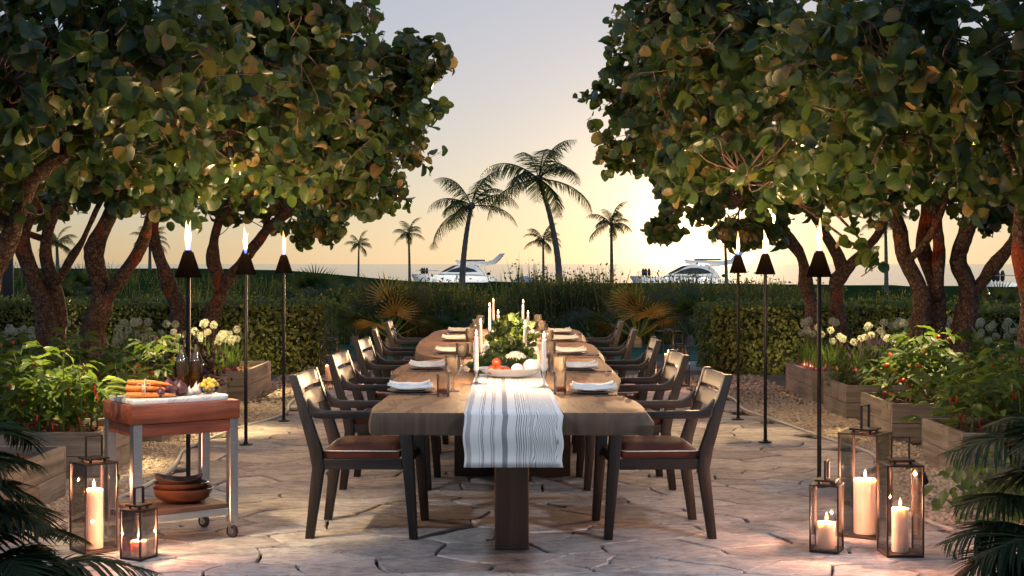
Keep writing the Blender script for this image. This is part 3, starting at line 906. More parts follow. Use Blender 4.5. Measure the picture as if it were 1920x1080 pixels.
tree('sea grape tree with three tangled stems rising behind the tomato planter', (4.05, 14.3, -.06),
     [([(3.98, 14.3, -.06), S(1722, 610, 14.3), S(1722, 545, 14.3), S(1700, 480, 14.2), S(1690, 430, 14.1), S(1665, 370, 13.8), S(1640, 300, 13.3)], .12, .06),
      ([(4.2, 14.5, -.06), S(1756, 600, 14.5), S(1752, 520, 14.5), S(1728, 450, 14.4), S(1735, 370, 14.1), S(1720, 290, 13.6)], .12, .06),
      ([S(1752, 560, 14.4), S(1762, 480, 14.3), S(1752, 400, 14.2), S(1760, 320, 13.9)], .08, .05),
      ([S(1705, 488, 14.2), S(1735, 455, 13.9), S(1765, 400, 13.6), S(1790, 330, 13.2)], .05, .028)],
     [(1480, 165, 12.4, 1.48, 1.25, 1.12, 245), (1290, 30, 12.0, .72, .8, .72, 80), (1600, 330, 13.2, .9, .9, .50, 60)], 22)
tree('sea grape tree with a knobbly trunk forking towards the right above the chilli plants', (4.55, 14.5, -.06),
     [([(4.5, 14.5, -.06), S(1805, 620, 14.5), S(1812, 540, 14.5), S(1800, 490, 14.4), S(1815, 430, 14.3), S(1825, 340, 14.0)], .15, .075),
      ([S(1820, 550, 14.5), S(1855, 510, 14.4), S(1890, 465, 14.2), S(1915, 410, 13.9), S(1935, 330, 13.5)], .085, .05)],
     [(1790, 270, 13.6, 1.4, 1.2, .78, 150), (1900, 400, 14.6, .5, .6, .28, 22)], 23)
tree('double-trunked sea grape tree in front of the low sun, by the red onion planter', (3.65, 17.2, -.06),
     [([(3.66, 17.1, -.06), S(1522, 590, 17.1), S(1508, 540, 17.0), S(1495, 480, 16.8), S(1450, 400, 16.2), S(1380, 320, 15.4)], .13, .05),
      ([(3.98, 17.3, -.06), S(1568, 590, 17.3), S(1562, 530, 17.2), S(1580, 500, 17.1), S(1540, 420, 16.8), S(1500, 340, 16.2)], .13, .05),
      ([S(1568, 535, 17.2), S(1605, 485, 17.0), S(1650, 435, 16.6), S(1670, 380, 16.2)], .075, .045)],
     [(1275, 190, 14.4, 1.0, 1.0, 1.08, 205), (1420, 330, 16.3, 1.35, .9, .78, 150), (1248, 432, 15.2, .25, .25, .12, 16), (1405, 440, 15.8, .38, .35, .18, 26), (1640, 490, 12.4, .10, .15, .12, 4)], 24)

# the leaves that show largest become parts, the rest one mesh per tree
def split_leaves():
    CW, CH, Q = 480, 270, 4
    owner = -np.ones((CH, CW), int)
    order = sorted(range(len(ALL_LEAVES)), key=lambda i: ALL_LEAVES[i][1].y)
    vis = np.zeros(len(ALL_LEAVES), int)
    for i in order:
        ti, p, ld, nn, s, b = ALL_LEAVES[i]
        c = p + ld * s * .5
        px, py = 960 + c.x * F / c.y, HY - (c.z - H) * F / c.y
        r = .36 * s * F / c.y
        x0, x1, y0, y1 = int((px - r) / Q), int((px + r) / Q) + 1, int((py - r) / Q), int((py + r) / Q) + 1
        if x1 <= 0 or y1 <= 0 or x0 >= CW or y0 >= CH: continue
        blk = owner[max(0, y0):y1, max(0, x0):x1]
        e = blk < 0
        vis[i] = int(e.sum()); blk[e] = i
    for ti, (root, base) in enumerate(TREES):
        ids = [i for i in range(len(ALL_LEAVES)) if ALL_LEAVES[i][0] == ti]
        ids.sort(key=lambda i: -vis[i])
        top = [i for i in ids[:270] if vis[i] >= 5]
        for i in top:
            _, p, ld, nn, s, b = ALL_LEAVES[i]
            put('leaf', LEAF_ME[int(b)], root, p - base, ld, nn, s)
        ts = set(top)
        for bb in (True, False):
            rest = [ALL_LEAVES[i] for i in ids if i not in ts and ALL_LEAVES[i][5] == bb]
            if not rest: continue
            me = inst_mesh('leaves', LEAF_B if bb else LEAF, [r[1] - base for r in rest], [r[2] for r in rest], [r[3] for r in rest], [r[4] for r in rest], M['grape_leaf'])
            kind(link('leaves', me, root), 'stuff')
    print('leaves', len(ALL_LEAVES))
split_leaves()
# ---------------------------------------------------------------- hedges, dune growth, palms
HLEAF = leaf_tpl(1.0, .75, OVATE, .2, .15)
def hedge(label, x0, x1, y0, y1, z1, n, group='clipped hedges'):
    cx, cy = (x0 + x1) / 2, (y0 + y1) / 2
    root = thing('hedge', label, 'hedge', (cx, cy, -.06), 0, group)
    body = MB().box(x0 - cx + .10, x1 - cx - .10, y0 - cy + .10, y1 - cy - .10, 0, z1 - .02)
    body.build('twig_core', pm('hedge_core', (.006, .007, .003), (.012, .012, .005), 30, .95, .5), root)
    pos, nrm = [], []
    areas = [('f', (x1 - x0) * z1), ('t', (x1 - x0) * (y1 - y0)), ('l', (y1 - y0) * z1), ('r', (y1 - y0) * z1)]
    tot = sum(a for _, a in areas)
    for f, a in areas:
        k = int(n * a / tot)
        u, v = nr.uniform(0, 1, k), nr.uniform(0, 1, k)
        X, Y, Z = x0 - cx + u * (x1 - x0), y0 - cy + v * (y1 - y0), v * z1
        o = np.zeros((k, 3))
        if f == 'f': o = np.stack([X, np.full(k, y0 - cy), Z], 1); nn = (0, -1, .2)
        if f == 't': o = np.stack([X, Y, np.full(k, z1)], 1); nn = (0, -.2, 1)
        if f == 'l': o = np.stack([np.full(k, x0 - cx), y0 - cy + u * (y1 - y0), Z], 1); nn = (-1, 0, .2)
        if f == 'r': o = np.stack([np.full(k, x1 - cx), y0 - cy + u * (y1 - y0), Z], 1); nn = (1, 0, .2)
        bul = np.array([.085 * noise.noise(Vector(p) * 2.3) for p in o])[:, None] * np.array(nn)
        dep = (-np.abs(nr.normal(0, .04, k)) + (nr.random(k) < .06) * nr.uniform(0, .09, k))[:, None] * np.array(nn)
        pos.append(o + bul + dep); nrm.append(np.tile(nn, (k, 1)))
    pos, nrm = np.concatenate(pos), np.concatenate(nrm)
    d = np.cross(nrm, nr.normal(0, 1, pos.shape)) + nrm * .5 + np.array([0, 0, .35])
    n2 = nrm + nr.normal(0, .55, pos.shape)
    me = inst_mesh('foliage', HLEAF, pos, d, n2, nr.uniform(.035, .06, len(pos)), M['hedge_leaf'])
    kind(link('foliage', me, root), 'stuff')
    return root
hedge('clipped green hedge behind the planters on the cart side', -9.2, -2.48, 18.5, 20.1, .92, 26000)
hedge('clipped green hedge behind the planters on the side of the large lanterns', 2.6, 6.0, 18.5, 20.1, .90, 15000)
hedge('browner clipped hedge running on at the far right end', 6.05, 9.2, 18.1, 20.1, .86, 11000)

# dune grass and seed-headed scrub beyond the hedges: nobody could count it
def scrub(n, fx, fy, h0, h1, name, seeds=.5):
    x, y = fx(n), fy(n)
    z = np.array([ground_z(a, b) for a, b in zip(x, y)]) - .02
    pos = np.stack([x, y, z], 1)
    clump = np.array([noise.noise((a * .55, b * .55, 4.0)) for a, b in zip(x, y)])
    h = nr.uniform(h0, h1, n) * (1 + .45 * clump)
    d = np.stack([nr.normal(0, .22, n), nr.normal(0, .15, n), np.ones(n)], 1)
    nn = np.stack([nr.normal(0, .6, n), -np.ones(n), nr.normal(0, .2, n)], 1)
    tpl = leaf_tpl(1.0, .020, BLADE, .2, .12)
    kind(link(name, inst_mesh(name, tpl, pos, d, nn, h, M['oat'])), 'stuff')
    k = int(n * seeds * 3)
    i = nr.integers(0, n, k); t = nr.uniform(.35, 1.0, k) ** .7
    du = d / np.linalg.norm(d, axis=1, keepdims=True)
    p2 = pos[i] + du[i] * (h[i] * t)[:, None] + nr.normal(0, .02, (k, 3))
    kind(link(name, inst_mesh(name, leaf_tpl(1.0, .6, OVATE, .2, .1), p2, nr.normal(0, 1, (k, 3)) + [0, 0, .6], nr.normal(0, 1, (k, 3)), nr.uniform(.03, .075, k), M['oat'])), 'stuff')
scrub(4200, lambda n: nr.uniform(-10, 10, n), lambda n: nr.uniform(25.4, 31, n), .5, .88, 'dune_grass', .9)
scrub(3000, lambda n: nr.uniform(-14, 16, n), lambda n: nr.uniform(30, 36, n), .4, .85, 'dune_grass', .7)
scrub(3000, lambda n: nr.uniform(-34, -3, n), lambda n: nr.uniform(37, 62, n), .25, .7, 'dune_grass', .5)
scrub(1800, lambda n: nr.normal(1.0, .42, n), lambda n: nr.uniform(26, 28.5, n), .85, 1.42, 'shrubbery', 1.3)
scrub(1000, lambda n: nr.normal(-1.5, .7, n), lambda n: nr.uniform(25.5, 27.5, n), .7, 1.1, 'shrubbery', 1.3)
scrub(1300, lambda n: nr.uniform(2.6, 6.4, n), lambda n: nr.uniform(27, 30, n), .85, 1.3, 'shrubbery', 1.0)
scrub(1300, lambda n: nr.uniform(-2.4, 2.5, n), lambda n: nr.uniform(25.3, 26.3, n), .3, .62, 'shrubbery', .8)

# fan palms
def fan_palm(label, loc, n, L, mat, seed, up=.6, group='fan palms beyond the far lawn'):
    rg = random.Random(seed)
    root = thing('fan_palm', label, 'palm', loc, 0, group)
    trunk = MB().lathe([(.09, 0), (.08, .12), (.05, .22)], 8); trunk.build('trunk', M['palmtrunk'], root)
    tplv = leaf_tpl(1.0, .06, BLADE, .35, .10)
    for k in range(n):
        a = 2 * math.pi * (k + rg.random() * .6) / n
        el = rg.uniform(.15, 1.25) * up + .12
        dv = Vector((math.cos(a) * math.cos(el), math.sin(a) * math.cos(el), math.sin(el)))
        pl = L * rg.uniform(.42, .62)
        hub = Vector((0, 0, .2)) + dv * pl
        fr = MB().tube([Vector((0, 0, .15)), Vector((0, 0, .17)) + dv * pl * .5, hub], [.014, .010, .007], 5).build('frond', M['stem'], root)
        side = dv.cross(Vector((0, 0, 1))).normalized(); upv = side.cross(dv)
        ds, ns, ss, ps = [], [], [], []
        for j in range(22):
            f = (j - 10.5) / 10.5
            ang = f * 1.9
            ds.append(dv * math.cos(ang) + side * math.sin(ang) - upv * .25 * abs(f)); ns.append(upv + dv * -.3)
            ss.append(L * rg.uniform(.40, .48) * (1 - .22 * abs(f))); ps.append(hub)
        me = inst_mesh('blade', tplv, ps, ds, ns, ss, mat)
        kind(link('blade', me, fr), 'stuff')
    return root
fan_palm('amber-lit fan palm beyond the table end on the cart side', (-2.1, 24.4, -.03), 19, 1.2, M['fan_amberlit'], 1, .9)
fan_palm('amber-lit fan palm beyond the table end on the lantern side', (2.15, 24.4, -.03), 19, 1.15, M['fan_amberlit'], 2, .75)
fan_palm('low green fan palm at the corner of the cart-side hedge', (-2.75, 24.9, -.03), 11, .9, M['fan_green'], 3, .7)
fan_palm('dark green fan palm spreading beside the end of the lantern-side hedge', (3.1, 24.8, -.03), 15, 1.2, M['fan_green'], 4, .8)
fan_palm('low dark fan palm between the amber palm and the table end', (-1.2, 24.8, -.03), 12, .85, M['fan_green'], 5, .5)
fan_palm('low dark fan palm at the far table corner on the lantern side', (1.35, 24.8, -.03), 12, .85, M['fan_green'], 6, .5)
fan_palm('spiky grey-green palm standing above the scrub right of the small torch', (-4.6, 33.5, .15), 16, 1.3, M['fan_green'], 7, 1.0)
fan_palm('spiky palm above the scrub between the cart-side tree trunks', (-10.3, 34, .2), 16, 1.35, M['fan_green'], 8, 1.0)
fan_palm('small spiky palm on the slope in front of the yacht bow', (-3.4, 34, .1), 10, .9, M['fan_green'], 9, 1.0)
fan_palm('spiky palm above the hedge by the knobbly trunk', (10.6, 31, -.05), 14, 1.1, M['fan_green'], 10, 1.0)

# feather leaves for coconut and foreground palms
def feather(path, leaflet, mat, root, name='frond', n=46, r=.02, droop=.35, width=.035, rg=random, vee=.25):
    c = catmull(path, 8)
    fr = MB().tube(c, [r * (1 - .8 * i / (len(c) - 1)) for i in range(len(c))], 5).build(name, mat, root, smooth=True, angle=180)
    ps, ds, ns, ss = [], [], [], []
    for j in range(n):
        t = .12 + .87 * j / (n - 1)
        f = t * (len(c) - 1); i = min(int(f), len(c) - 2)
        p = c[i].lerp(c[i + 1], f - i); tv = (c[i + 1] - c[i]).normalized()
        side = tv.cross(Vector((0, 0, 1)))
        side = side.normalized() if side.length > .1 else Vector((1, 0, 0))
        upv = side.cross(tv)
        k = math.sin(math.pi * min(1, t * .86 + .12)) ** .7
        for s in (-1, 1):
            ps.append(p); ds.append(side * s + tv * rg.uniform(.45, .75) + upv * vee + Vector((0, 0, -droop * rg.uniform(.6, 1.3))))
            ns.append(upv + side * s * -.2); ss.append(leaflet * k * rg.uniform(.85, 1.1))
    me = inst_mesh('leaflets', leaf_tpl(1.0, width / leaflet, BLADE, .2, .22), ps, ds, ns, ss, mat)
    kind(link('leaflets', me, fr), 'stuff')
    return fr

def coconut(label, px0, py0, d, px1, py1, crown, nf, seed, rtop=.10, group='coconut palms on the shore'):
    rg = random.Random(seed)
    b = P(px0, py0, d); b.z = ground_z(b.x, b.y) - .1
    t = P(px1, py1, d)
    root = thing('coconut_palm', label, 'palm', b, 0, group)
    top = t - b
    path = [Vector((0, 0, 0)), Vector((top.x * .12, 0, top.z * .33)), Vector((top.x * .5, 0, top.z * .7)), top]
    c = catmull(path, 10)
    rr = [rtop * (2.1 - 1.1 * (i / len(c)) ** .7) * (1.06 if i % 2 else .97) for i in range(len(c))]; rr[0] *= 1.3
    MB().tube(c, rr, 10).build('trunk', M['palmtrunk'], root, smooth=True, angle=180)
    heart = MB().ball(top, rtop * 2.2, 8, 6); heart.build('crown_heart', M['palmtrunk'], root)
    for k in range(nf):
        a = 2 * math.pi * (k * .382 + rg.uniform(-.06, .06))
        el = 1.35 - 1.75 * (k / nf) ** .9 + rg.uniform(-.15, .15)
        L = crown * rg.uniform(.82, 1.12)
        dh = Vector((math.cos(a), math.sin(a), 0))
        p = top.copy(); pl_ = [p.copy()]
        for q in range(6):                       # each frond starts at its own angle and bends down under its weight
            ang = el - (q / 5) ** 1.6 * (1.15 + .35 * math.cos(el)) * (1.0 if el > .2 else .75)
            p = p + (dh * math.cos(ang) + Vector((0, 0, math.sin(ang)))) * L / 6
            pl_.append(p.copy())
        feather(pl_, L * .30, M['coco_leaf'], root, n=54, r=.012 * L, droop=rg.uniform(.35, 1.1), width=.016 * L, rg=rg, vee=.12)
    return root
coconut('coconut palm with a slanting trunk in front of the yacht', 866, 545, 82, 884, 386, 3.5, 10, 31, .105)
coconut('tallest coconut palm, leaning trunk and wide crown in the middle', 1050, 530, 88, 1010, 335, 4.1, 11, 32, .12)
coconut('small coconut palm just left of the yacht bow', 768, 520, 126, 766, 438, 1.9, 11, 33, .07)
coconut('small coconut palm in front of the tall leaning one', 1019, 530, 118, 1018, 450, 1.9, 11, 34, .07)
coconut('mid-sized coconut palm standing alone right of the table', 1147, 545, 100, 1146, 420, 2.1, 12, 35, .08)
coconut('smallest coconut palm at the rim of the cart-side crown', 672, 520, 130, 673, 458, 1.5, 11, 36, .06)
coconut('slim coconut palm half hidden behind the forked trunk by the cart', 281, 520, 100, 281, 452, 1.7, 14, 37, .07)
coconut('slim coconut palm half hidden behind the twin dark stems', 108, 520, 90, 106, 455, 1.5, 14, 38, .07)
coconut('coconut palm silhouetted right behind the torches on the sun side', 1362, 540, 95, 1358, 430, 1.9, 15, 39, .07)
coconut('coconut palm whose bare trunk shows left of the three tangled stems', 1662, 545, 80, 1660, 420, 1.7, 14, 40, .07)
b0 = MB().tube([P(16, 600, 21.5), P(15, 500, 21.5), P(14, 360, 21.5), P(14, 250, 21.5)], [.085, .08, .08, .075], 10)
tp = b0.build('palm_trunk', pm('grey_palm_trunk', (.03, .035, .045), (.055, .06, .07), 6, .8, .5, (1, 1, 14)), smooth=True, angle=180)
tag(tp, 'straight bluish grey palm trunk rising behind the hedge at the far cart-side edge', 'palm trunk')

# foreground feather palms at both lower corners
def areca(label, loc, fronds, leaflet, seed):
    rg = random.Random(seed)
    root = thing('feather_palm', label, 'palm', loc, 0, 'feather palms in the near corners')
    lo = Vector(loc)
    MB().tube([(0, 0, -.02), (.02, 0, .25)], [.06, .035], 8).build('stem', M['palmtrunk'], root)
    for fpts in fronds:
        tip = [P(*q) - lo for q in fpts]
        feather([Vector((0, 0, .2))] + tip, leaflet * rg.uniform(.85, 1.1), M['palm_leaf'], root, n=76, r=.008, droop=.25, width=.021, rg=rg, vee=.2)
    return root
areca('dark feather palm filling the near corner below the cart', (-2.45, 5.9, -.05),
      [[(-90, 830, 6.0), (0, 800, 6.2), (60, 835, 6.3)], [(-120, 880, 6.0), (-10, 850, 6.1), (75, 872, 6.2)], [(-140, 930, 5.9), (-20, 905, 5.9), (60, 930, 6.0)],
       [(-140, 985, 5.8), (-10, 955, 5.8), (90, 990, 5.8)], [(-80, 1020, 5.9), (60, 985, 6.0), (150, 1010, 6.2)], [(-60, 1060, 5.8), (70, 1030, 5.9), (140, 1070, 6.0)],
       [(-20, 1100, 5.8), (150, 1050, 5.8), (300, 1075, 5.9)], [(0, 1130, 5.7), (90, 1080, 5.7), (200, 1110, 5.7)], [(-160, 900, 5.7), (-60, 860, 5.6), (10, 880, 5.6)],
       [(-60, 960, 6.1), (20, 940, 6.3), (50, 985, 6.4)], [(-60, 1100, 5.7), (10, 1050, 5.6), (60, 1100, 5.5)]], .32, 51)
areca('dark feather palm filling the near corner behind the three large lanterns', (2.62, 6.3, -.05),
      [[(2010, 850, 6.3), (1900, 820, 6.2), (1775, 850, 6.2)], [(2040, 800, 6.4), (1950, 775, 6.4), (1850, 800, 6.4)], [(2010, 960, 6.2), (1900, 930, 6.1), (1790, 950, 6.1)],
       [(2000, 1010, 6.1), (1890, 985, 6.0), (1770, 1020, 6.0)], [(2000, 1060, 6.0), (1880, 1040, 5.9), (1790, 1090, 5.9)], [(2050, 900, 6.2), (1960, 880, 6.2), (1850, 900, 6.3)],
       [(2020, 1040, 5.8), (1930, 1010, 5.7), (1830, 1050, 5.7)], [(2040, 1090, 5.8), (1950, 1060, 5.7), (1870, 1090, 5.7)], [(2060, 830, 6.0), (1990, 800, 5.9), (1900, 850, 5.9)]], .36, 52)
sp_ = []
for k in range(900):
    sp_.append((nr.normal(3.05, .28), nr.normal(8.0, .3), abs(nr.normal(.12, .12))))
lc = link('bush', inst_mesh('bush', HLEAF, sp_, nr.normal(0, 1, (900, 3)) + [0, 0, .5], nr.normal(0, .6, (900, 3)) + [0, -.3, 1], nr.uniform(.05, .10, 900), M['herb_leaf']))
lc.location = (0, 0, -.03)
tag(lc, 'low leafy bush on the gravel behind the near feather palm by the large lanterns', 'bush')
# ---------------------------------------------------------------- dining table
TZ = .76
def TP(px, py):                                  # point on the tabletop
    return G(px, py, TZ)
LE = [(697, 770), (702, 760), (716, 750), (738, 731), (742, 722), (736, 711), (748, 704.6), (736, 697), (760, 682.5), (800, 675.5), (834, 671.6)]
LE2 = [(812, 669.4), (790, 664), (780, 658), (782, 648), (789, 638), (803, 629), (808, 625), (816, 621), (830, 618)]
RI = [(1210, 770), (1206, 763), (1190, 751), (1160, 740), (1148, 732), (1145, 720), (1148, 706), (1150, 695), (1140, 684), (1127, 674), (1124, 664), (1121, 655), (1112, 647), (1095, 640), (1092, 633), (1091, 627), (1087, 621), (1076, 617.2)]
tbl = thing('dining_table', 'long live-edge wooden dining table laid for ten on the paving', 'table', (0, 9.9, 0))
def slab_mesh(poly_top, out=.025):
    """live edge: bark side bulges below the top"""
    n = len(poly_top); cx = sum(p.x for p in poly_top) / n; cy = sum(p.y for p in poly_top) / n
    rings = []
    for (o, z) in ((-.012, TZ - .098), (.010, TZ - .092), (.012, TZ - .05), (.004, TZ - .008), (-.002, TZ - .0005), (-.008, TZ)):
        r_ = []
        for i, p in enumerate(poly_top):
            a, b = poly_top[i - 1], poly_top[(i + 1) % n]
            t = (b - a).normalized(); nn = Vector((t.y, -t.x, 0))
            k = 1 + .9 * noise.noise(p * 3) + (2.2 if (p.x > .4 and z < TZ - .04) else 0)
            q = p + nn * o * k
            r_.append((q.x - 0, q.y - 9.9, z))
        rings.append(r_)
    mb = MB()
    vs_ = [v for r_ in rings for v in r_]
    fs_ = [(l * n + k, l * n + (k + 1) % n, (l + 1) * n + (k + 1) % n, (l + 1) * n + k) for l in range(len(rings) - 1) for k in range(n)]
    ns_ = len(fs_) - n
    fs_ += [tuple(range((len(rings) - 1) * n, len(rings) * n)), tuple(range(n - 1, -1, -1))]
    mb.add(vs_, fs_)
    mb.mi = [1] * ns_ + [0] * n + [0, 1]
    return mb
yk = TP(834, 671.6).y                            # where the first slab ends
lft = catmull([TP(*p) for p in LE], 4); rgt = catmull([TP(*p) for p in RI], 4)
r1 = [p for p in rgt if p.y < yk]; r2 = [p for p in rgt if p.y >= yk]
f0 = lft[0].y
front = [Vector((x, 6.115 + .012 * noise.noise((x * 3, 0, 0)), TZ)) for x in np.linspace(-.60, .58, 14)]
back1 = [Vector((x, yk + .004 + .01 * noise.noise((x * 4, 5, 0)), TZ)) for x in np.linspace(.58, -.44, 8)]
poly1 = front + [p for p in r1 if p.y > 6.18] + back1 + [p for p in lft[::-1] if p.y > 6.18]
slab_mesh(poly1).build('tabletop', [M['slab'], M['slab_edge_shaded']], tbl, smooth=True, angle=40)
l2 = catmull([TP(*p) for p in LE2], 4)
front2 = [Vector((x, yk + .03, TZ)) for x in np.linspace(-.44, .57, 8)]
back2 = [Vector((x, TP(900, 617.2).y, TZ)) for x in np.linspace(.55, -.6, 10)]
poly2 = front2 + [p for p in r2 if p.y > yk + .05] + back2 + l2[::-1]
slab_mesh(poly2).build('tabletop', [M['slab'], M['slab_edge_shaded']], tbl, smooth=True, angle=40)
pz = TZ - .099
MB().box(-.085, .083, -2.94, -1.6, 0, pz).build('pedestal', M['pedestal'], tbl, bevel=.004)
MB().box(-.38, .385, -.52, -.36, 0, pz).build('pedestal_panel', M['pedestal_dark'], tbl, bevel=.004)
MB().box(-.085, .083, -1.595, -.525, .02, .18).build('stretcher', M['pedestal_dark'], tbl, bevel=.004)
MB().box(-.38, .385, 2.2, 2.36, 0, pz).build('pedestal_panel', M['pedestal_dark'], tbl, bevel=.004)
MB().box(-.085, .083, -.355, 2.195, .02, .18).build('stretcher', M['pedestal_dark'], tbl, bevel=.004)

# striped runner lying along the table and hanging over the near end
def runner():
    rows = []                                    # (left x, right x, y, z, v)
    zt = TZ + .004
    ye = 6.083
    for i in range(9):                           # drop
        z = .532 + (zt - .012 - .532) * i / 8
        rows.append((-.206 + .004 * math.sin(i), .217 - .004 * math.sin(i * 1.3), ye - .012 + .006 * math.sin(i * .9), z))
    rows.append((-.205, .215, ye - .004, zt - .003))
    rows.append((-.204, .213, ye + .012, zt + .001))
    for (pl, pr, py) in [(879, 1040, 745), (884, 1028, 726), (889, 1021, 712), (893, 1016, 700), (898, 1013, 688), (902, 1012, 676), (905, 1011, 664), (907, 1009, 652), (910, 1005, 642), (913, 1002, 633), (917, 1002, 625), (920, 1002, 618.6)]:
        a, b = TP(pl, py), TP(pr, py)
        rows.append((a.x, b.x, a.y, zt))
    rows.append((rows[-1][0], rows[-1][1], 14.03, zt - .02)); rows.append((rows[-1][0], rows[-1][1], 14.045, .52))
    nu = 28; vs_, uv = [], []
    L = 0
    for j, (xa, xb, y, z) in enumerate(rows):
        if j: L += math.hypot(y - rows[j - 1][2], z - rows[j - 1][3])
        for i in range(nu + 1):
            u = i / nu
            x = xa + (xb - xa) * u
            wv = .0025 * math.sin(u * 19 + y * 3) + .0035 * noise.noise((x * 6, y * 2.2, 1))
            if j < 9: vs_.append((x, y - abs(wv) * 2 * (1 - j / 9), z))
            else: vs_.append((x, y, z + max(0, wv) * .8))
            uv.append((u, L / 1.0))
    fs_ = [(j * (nu + 1) + i, j * (nu + 1) + i + 1, (j + 1) * (nu + 1) + i + 1, (j + 1) * (nu + 1) + i) for j in range(len(rows) - 1) for i in range(nu)]
    me = fast_mesh('table_runner', np.array(vs_), fs_, 1, len(vs_), M['runner'], np.array(uv))
    o = link('table_runner', me)
    sd = o.modifiers.new('thick', 'SOLIDIFY'); sd.thickness = .0018; sd.offset = 1
    tag(o, 'white linen runner with navy stripes hanging over the near table end', 'table runner')
runner()

# ---------------------------------------------------------------- armchairs
def chair_proto():
    t = thing('armchair', 'x', 'chair', (0, 0, 0), 0, 'armchairs along the dining table')
    W = .27                                      # half width to the post centres
    for s in (-1, 1):
        y = s * W
        lg = MB()
        prof = [((0.0, 0), .042), ((.045, .36), .062), ((.032, .45), .066), ((-.085, .835), .040)]
        for (a, wa), (b, wb) in zip(prof, prof[1:]):
            lg.hexa([(a[0] - wa / 2, y - .024, a[1]), (a[0] + wa / 2, y - .024, a[1]), (a[0] + wa / 2, y + .024, a[1]), (a[0] - wa / 2, y + .024, a[1])],
                    [(b[0] - wb / 2, y - .024, b[1]), (b[0] + wb / 2, y - .024, b[1]), (b[0] + wb / 2, y + .024, b[1]), (b[0] - wb / 2, y + .024, b[1])])
        # drop the faces buried between the stacked sections
        lg.f = [f for i, f in enumerate(lg.f) if not (i % 6 == 1 and i < 12) and not (i % 6 == 0 and i > 5)]
        lg.build('rear_leg', M['chair_z'], t, bevel=.004, seg=2)
        fl = MB().hexa([(.512, y - .021, 0), (.554, y - .021, 0), (.554, y + .021, 0), (.512, y + .021, 0)],
                       [(.455, y - .026, .618), (.522, y - .026, .618), (.522, y + .026, .618), (.455, y + .026, .618)])
        fl.build('front_leg', M['chair_z'], t, bevel=.004, seg=2)
        am = MB()
        apts = [(.005, .622), (.02, .618), (.06, .613), (.5, .614)]
        up = [(-.012, .715), (.024, .672), (.062, .652), (.525, .648)]
        for k in range(3):
            (x0, z0), (x1, z1) = apts[k], apts[k + 1]; (u0, w0), (u1, w1) = up[k], up[k + 1]
            am.add([(x0, y - .029, z0), (x1, y - .029, z1), (x1, y + .029, z1), (x0, y + .029, z0), (u0, y - .029, w0), (u1, y - .029, w1), (u1, y + .029, w1), (u0, y + .029, w0)],
                   [(3, 2, 1, 0), (4, 5, 6, 7), (0, 1, 5, 4), (2, 3, 7, 6)] + ([(3, 0, 4, 7)] if k == 0 else []) + ([(1, 2, 6, 5)] if k == 2 else []))
        am.build('armrest', M['chair'], t, bevel=.005, seg=2)
        MB().box(.06, .475, y - .017, y + .017, .355, .408).build('seat_rail', M['chair'], t, bevel=.003)
    MB().box(.468, .498, -W + .027, W - .027, .355, .408).build('seat_rail', M['chair'], t, bevel=.003)
    MB().box(.045, .075, -W + .025, W - .025, .355, .408).build('seat_rail', M['chair'], t, bevel=.003)
    # two curved back slats
    for (z0, z1) in ((.655, .735), (.755, .828)):
        sl_ = MB(); n = 10; vs_ = []
        for i in range(n + 1):
            u = -1 + 2 * i / n; y = u * (W - .022)
            bow = .004 - .016 * (1 - u * u)
            for (zz, dx) in ((z0, -.006), (z0, .014), (z1, .014), (z1, -.006)):
                xb = .032 - .117 * (zz - .45) / .385
                vs_.append((xb + bow + dx, y, zz))
        fs_ = [(i * 4 + k, (i + 1) * 4 + k, (i + 1) * 4 + (k + 1) % 4, i * 4 + (k + 1) % 4) for i in range(n) for k in range(4)] + [(0, 1, 2, 3), (n * 4 + 3, n * 4 + 2, n * 4 + 1, n * 4)]
        sl_.add(vs_, fs_).build('back_slat', M['slat_lit'], t, bevel=.003, angle=50)
    cu = MB(); nx_, ny_ = 12, 12; vs_ = []
    for lay in (0, 1):
        for i in range(nx_ + 1):
            for j in range(ny_ + 1):
                u, v = -1 + 2 * i / nx_, -1 + 2 * j / ny_
                e = (1 - abs(u) ** 6) * (1 - abs(v) ** 6)
                z = .409 if lay == 0 else .444 + .030 * e ** .6
                ix = 1 - .012 * (1 - e)
                vs_.append((.262 + u * .198 * ix, v * (W - .005) * ix, z))
    nn = (nx_ + 1) * (ny_ + 1); fs_ = []
    idx = lambda l, i, j: l * nn + i * (ny_ + 1) + j
    for i in range(nx_):
        for j in range(ny_):
            fs_.append((idx(1, i, j), idx(1, i + 1, j), idx(1, i + 1, j + 1), idx(1, i, j + 1))); fs_.append((idx(0, i, j + 1), idx(0, i + 1, j + 1), idx(0, i + 1, j), idx(0, i, j)))
    for i in range(nx_):
        fs_.append((idx(0, i, 0), idx(0, i + 1, 0), idx(1, i + 1, 0), idx(1, i, 0))); fs_.append((idx(0, i + 1, ny_), idx(0, i, ny_), idx(1, i, ny_), idx(1, i + 1, ny_)))
    for j in range(ny_):
        fs_.append((idx(0, 0, j + 1), idx(0, 0, j), idx(1, 0, j), idx(1, 0, j + 1))); fs_.append((idx(0, nx_, j), idx(0, nx_, j + 1), idx(1, nx_, j + 1), idx(1, nx_, j)))
    cush = cu.add(vs_, fs_).build('cushion', M['leather'], t, smooth=True, angle=60)
    a, b = .197, W - .005
    loop = []
    for k in range(40):
        th = 2 * math.pi * k / 40
        cc, ss = math.cos(th), math.sin(th)
        loop.append((.262 + a * math.copysign(abs(cc) ** .12, cc), b * math.copysign(abs(ss) ** .12, ss), .446))
    loop.append(loop[0]); 
    MB().tube(loop, .0035, 5, caps=False).build('piping', M['piping'], cush, smooth=True)
    return t
CH = chair_proto()
ORD = ['nearest', 'second from the near end', 'middle', 'fourth from the near end', 'farthest']
CY = [7.53, 9.10, 10.80, 12.42, 14.15]
